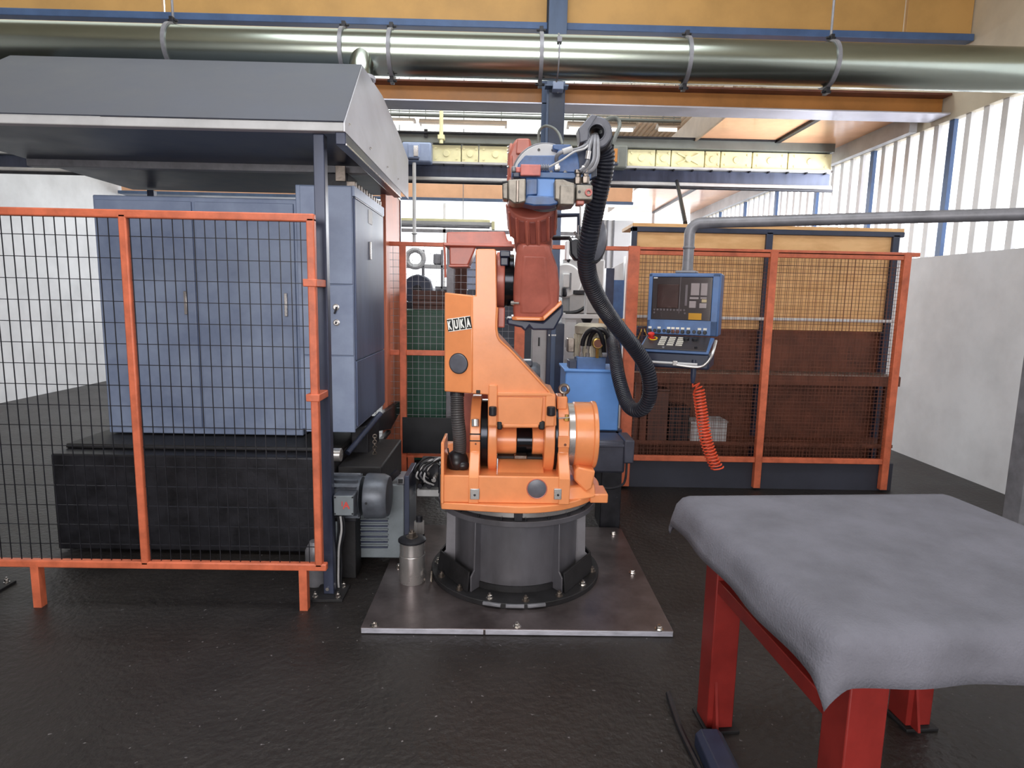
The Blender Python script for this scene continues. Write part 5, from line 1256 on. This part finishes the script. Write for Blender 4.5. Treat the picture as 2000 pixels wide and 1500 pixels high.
# louvred base box with the electric motor in front
LB = 3.45
lbx = thing('louvred_base', 'grey green machine base box with horizontal louvre slots', 'machine base', (P(730, 1080, LB).x, LB + .2, .06))
x0 = P(655, 1040, LB).x; x1 = P(789, 1020, LB).x; z0 = P(730, 1090, LB).z; z1 = P(740, 946, LB).z
part('box', MB().box(x0, x1, LB, LB + .17, z0, z1), 'machine', lbx, .008)
part('side_edge', MB().box(x1, x1 + .03, LB + .01, LB + .3, z0 + .02, z1 + .05), 'post_dark', lbx, .003)
for i in range(6):
    y_ = 1016 + i * 10.3
    part('louvre', MB().pprism([(695, y_), (757, y_), (757, y_ + 3.5), (695, y_ + 3.5)], LB - .008, LB + .01), 'post_dark', lbx, .002)
    part('louvre_hood', MB().pprism([(694, y_ - 3), (758, y_ - 3), (758, y_ - .3), (694, y_ - .3)], LB - .014, LB + .01), 'machine', lbx, .003)
for xx in (x0 + .05, x1 - .1): part('foot', MB().box(xx, xx + .06, LB + .12, LB + .2, ZP + .001 if xx > PX0 else 0, z0), 'soot', lbx)
sq = P(785.5, 934, 3.5)
part('square_tube', MB().box(sq.x - .02, sq.x + .02, 3.44, 3.58, sq.z - .02, sq.z + .02), 'grey', lbx, .003)
part('tube_mouth', MB().box(sq.x - .013, sq.x + .013, 3.437, 3.45, sq.z - .013, sq.z + .013), 'black', lbx)
part('strut', MB().tube([P(755, 942, 3.46), P(778, 920, 3.5)], .022, 4), 'dark', lbx, smooth=0)
mt = thing('electric_motor', 'grey finned electric motor with a round fan cover low at the left', 'motor', (P(705, 968, 3.3).x, 3.3, P(700, 1018, 3.3).z))
MY = 3.3; MZc = P(700, 968, MY).z; Rm = W(45, MY)
part('stator', MB().lathe((P(640, 968, MY).x, MY, MZc), (1, 0, 0), [(Rm * .86, 0), (Rm * .86, P(708, 968, MY).x - P(640, 968, MY).x)], 36), 'motor', mt)
for k in range(18):
    a = R(k * 20); 
    part('cooling_fin', MB().cbox(((P(645, 968, MY).x + P(706, 968, MY).x) / 2, MY + Rm * .9 * math.cos(a), MZc + Rm * .9 * math.sin(a)), (.16, .026, .006), Matrix.Rotation(a, 3, 'X')), 'motor', mt)
fcx = P(706, 968, MY - Rm).x; fcx2 = P(752, 968, MY - Rm).x
fcv = part('fan_cover', MB().lathe((fcx, MY, MZc), (1, 0, 0), [(Rm * 1.0, 0), (Rm * 1.02, .012), (Rm * 1.0, (fcx2 - fcx) * .75), (Rm * .88, (fcx2 - fcx) * 1.0), (Rm * .5, (fcx2 - fcx) * 1.04)], 44), 'motor', mt, .002)
q = P(715, 983, MY - Rm); part('cover_screw', MB().lathe((q.x, MY - Rm + .004, q.z), (0, -1, 0), [(.007, 0), (.007, .008)], 10), 'black', fcv)
tbx = part('terminal_box', MB().pbox(651, 968, 691, 1008, MY - .19, MY - .08), 'motor', mt, .006)
tl = part('terminal_lid', MB().pbox(652, 969, 690, 1007, MY - .197, MY - .188), 'machine', tbx, .003)
me = text_mesh('A', W(20, 3.1), 'redmark', .0012); q = P(676, 988, MY - .2); o = put('print_mark', me, (q.x, MY - .1985, q.z), tl); o.rotation_euler = (R(90), 0, 0); o['label'] = 'red printed mark'
me = text_mesh('l', W(14, 3.1), 'redmark', .0008); q = P(668, 985, MY - .2); o = put('print_mark', me, (q.x, MY - .1985, q.z), tl); o.rotation_euler = (R(90), 0, 0); o['label'] = 'red printed mark'
for a, b in ((654, 972), (688, 972), (654, 1004), (688, 1004)):
    q = P(a, b, MY - .2); part('lid_screw', MB().lathe((q.x, MY - .196, q.z), (0, -1, 0), [(.005, 0), (.004, .004)], 8), 'dark', tl)
for i, (xb_, c_) in enumerate(((663, 'black'), (668, 'light_grey'), (672, 'black'))):
    part('supply_cable', MB().tube(spl([P(660 + i * 5, 1008, MY - .14), P(661 + i * 6, 1035, MY - .14), P(658 + i * 4, 1070, MY - .13), P(655 + i * 6, 1105, MY - .12), P(656 + i * 5, 1140, MY - .12), P(660 + i * 5, 1165, MY - .11)], 8), .006, 8), c_, mt)
part('motor_foot', MB().box(P(650, 1010, MY).x, P(700, 1010, MY).x, MY - .05, MY + .12, MZc - Rm * 1.08, MZc - Rm * .8), 'dark', mt, .004)
part('motor_bracket', MB().box(P(660, 1010, MY).x, P(692, 1010, MY).x, MY + .02, MY + .152, 0.0, MZc - Rm * 1.06), 'soot', mt, .004)
# left mesh guard panel with orange tube frame
YG = 2.97
gx1 = P(614, 700, YG).x; gx0 = -2.65; gz1 = P(608, 426, YG).z; gz0 = P(612, 1106, YG).z
gd = thing('guard_panel', 'orange tube framed mesh guard panel at the far left in front of the dark post', 'guard', ((gx0 + gx1) / 2, YG, gz0))
rt = W(7.6, YG)
for xx in (gx1, (gx0 + gx1) / 2, gx0): part('upright_tube', MB().box(xx - rt, xx + rt, YG - rt, YG + rt, gz0, gz1), 'fence_orange', gd, .006)
part('top_tube', MB().box(gx0 - rt, gx1 + rt, YG - rt, YG + rt, gz1 - rt, gz1 + rt), 'fence_orange', gd, .006)
part('bottom_tube', MB().box(gx0 - rt, gx1 + rt + .02, YG - rt, YG + rt, gz0 - rt, gz0 + rt), 'fence_orange', gd, .006)
part('wire_mesh', wires(MB(), gx0, gx1, gz0, gz1, YG, .05, .0018, .1), 'dark', gd, kind='stuff', smooth=0)
for zz in (P(610, 776, YG).z, gz1 - .3):
    part('clip', MB().box(gx1 - rt - .02, gx1 + rt + .008, YG - rt - .006, YG + .13, zz - .018, zz + .018), 'fence_orange', gd, .004)
part('foot_leg', MB().box(gx0 + .3, gx0 + .34, YG - .02, YG + .02, 0, gz0), 'fence_orange', gd)
part('foot_leg', MB().box(gx1 - .10, gx1 - .06, YG - .02, YG + .02, 0, gz0), 'fence_orange', gd)
dk = P(608, 1130, 3.02)
solo('grey_canister', MB().lathe((P(612, 1130, 3.2).x, 3.25, 0), (0, 0, 1), [(.05, 0), (.055, .01), (.055, .2), (.04, .23), (.03, .25)], 24), 'grey', 'small grey canister on the floor behind the foot of the orange guard panel', 'canister')

# ------------------------------------------------------------------ loose steel parts on the floor plate
CYC = 3.24; cxx = P(801, 1100, CYC - .075).x
st = thing('steel_cylinder', 'bright turned steel cylinder with a bolt on its lid, standing on the floor plate', 'steel part', (cxx, CYC, ZP))
zz1 = P(801, 1092, CYC - .075).z; zz2 = P(801, 1068, CYC - .075).z; zz3 = P(801, 1056, CYC).z
part('lower_body', MB().lathe((cxx, CYC, ZP), (0, 0, 1), [(.068, 0), (.07, .004), (.07, zz1 - ZP - .003), (.067, zz1 - ZP)], 40), 'steel', st)
part('upper_body', MB().lathe((cxx, CYC, zz1), (0, 0, 1), [(.064, 0), (.068, .004), (.068, zz2 - zz1)], 40), 'steel', st)
part('lid', MB().lathe((cxx, CYC, zz2), (0, 0, 1), [(.068, 0), (.076, .006), (.076, .014), (.06, .022), (.03, .026)], 40), 'dark', st)
hexbolt(st, (cxx, CYC, zz2 + .024), r=.022, h=.028, m='steel_worn')
gs = thing('splined_shaft', 'splined steel pinion shaft standing behind the bright steel cylinder', 'steel part', (P(819, 1090, 3.42).x, 3.42, ZP))
gx = P(819, 1040, 3.42).x; za = P(819, 1042, 3.42).z; zb = P(819, 1018, 3.42).z; zc = P(819, 1007, 3.42).z
part('shaft', MB().lathe((gx, 3.42, ZP), (0, 0, 1), [(.03, 0), (.03, za - ZP)], 28), 'dark', gs)
sp = []
for k in range(44):
    a = 2 * math.pi * k / 44; r_ = .030 if k % 2 else .026; sp.append((gx + r_ * math.cos(a), 3.42 + r_ * math.sin(a)))
part('spline', MB().prism(sp, 'z', za, zb), 'steel', gs, smooth=0)
part('shaft_tip', MB().lathe((gx, 3.42, zb), (0, 0, 1), [(.019, 0), (.019, zc - zb - .004), (.016, zc - zb)], 24), 'dark', gs)
for i, (px, py) in enumerate(((829, 1132), (842, 1135))):
    g0 = G(px, py + 4, ZP)
    solo('steel_pin', MB().cyl((g0.x, g0.y, ZP + .006), (g0.x - .012 + .01 * i, g0.y + .04, ZP + .05), .0065, n=10), 'bolt', ('leaning bright steel pin on the floor plate nearest the steel cylinder', 'bright steel pin on the floor plate nearest the pedestal flange')[i], 'pin')

# rear cable connectors of the robot
cn = part('connector_panel', MB().pbox(818, 905, 858, 958, 3.72, 3.9), 'dark', rb, .008)
part('connector_tray', MB().pbox(814, 957, 862, 970, 3.66, 3.92), 'light_grey', cn, .004)
for i in range(4):
    a = P(826 + i * 9, 940 - (i % 2) * 12, 3.7)
    part('plug', MB().cyl((a.x, 3.72, a.z), (a.x - .01, 3.62, a.z - .008), .016, n=14), 'steel' if i % 2 else 'dark', cn, .002)
for i in range(7):
    a = P(822 + i * 5, 930 + (i * 7) % 18, 3.64); b = P(818 + i * 3, 905 + (i * 11) % 20, 3.6); c = P(840 + i * 4, 893 + (i * 5) % 12, 3.66)
    part('cable', MB().tube(spl([a, (a + b) / 2 + Vector((-.03, -.02, -.01)), b, c, P(864, 900 + i * 6, 3.66)], 8), .006, 8), ('black', 'light_grey', 'black', 'grey')[i % 4], cn)
part('connector_arm', MB().pbox(856, 915, 872, 965, 3.5, 3.8), 'dark', rb, .006)
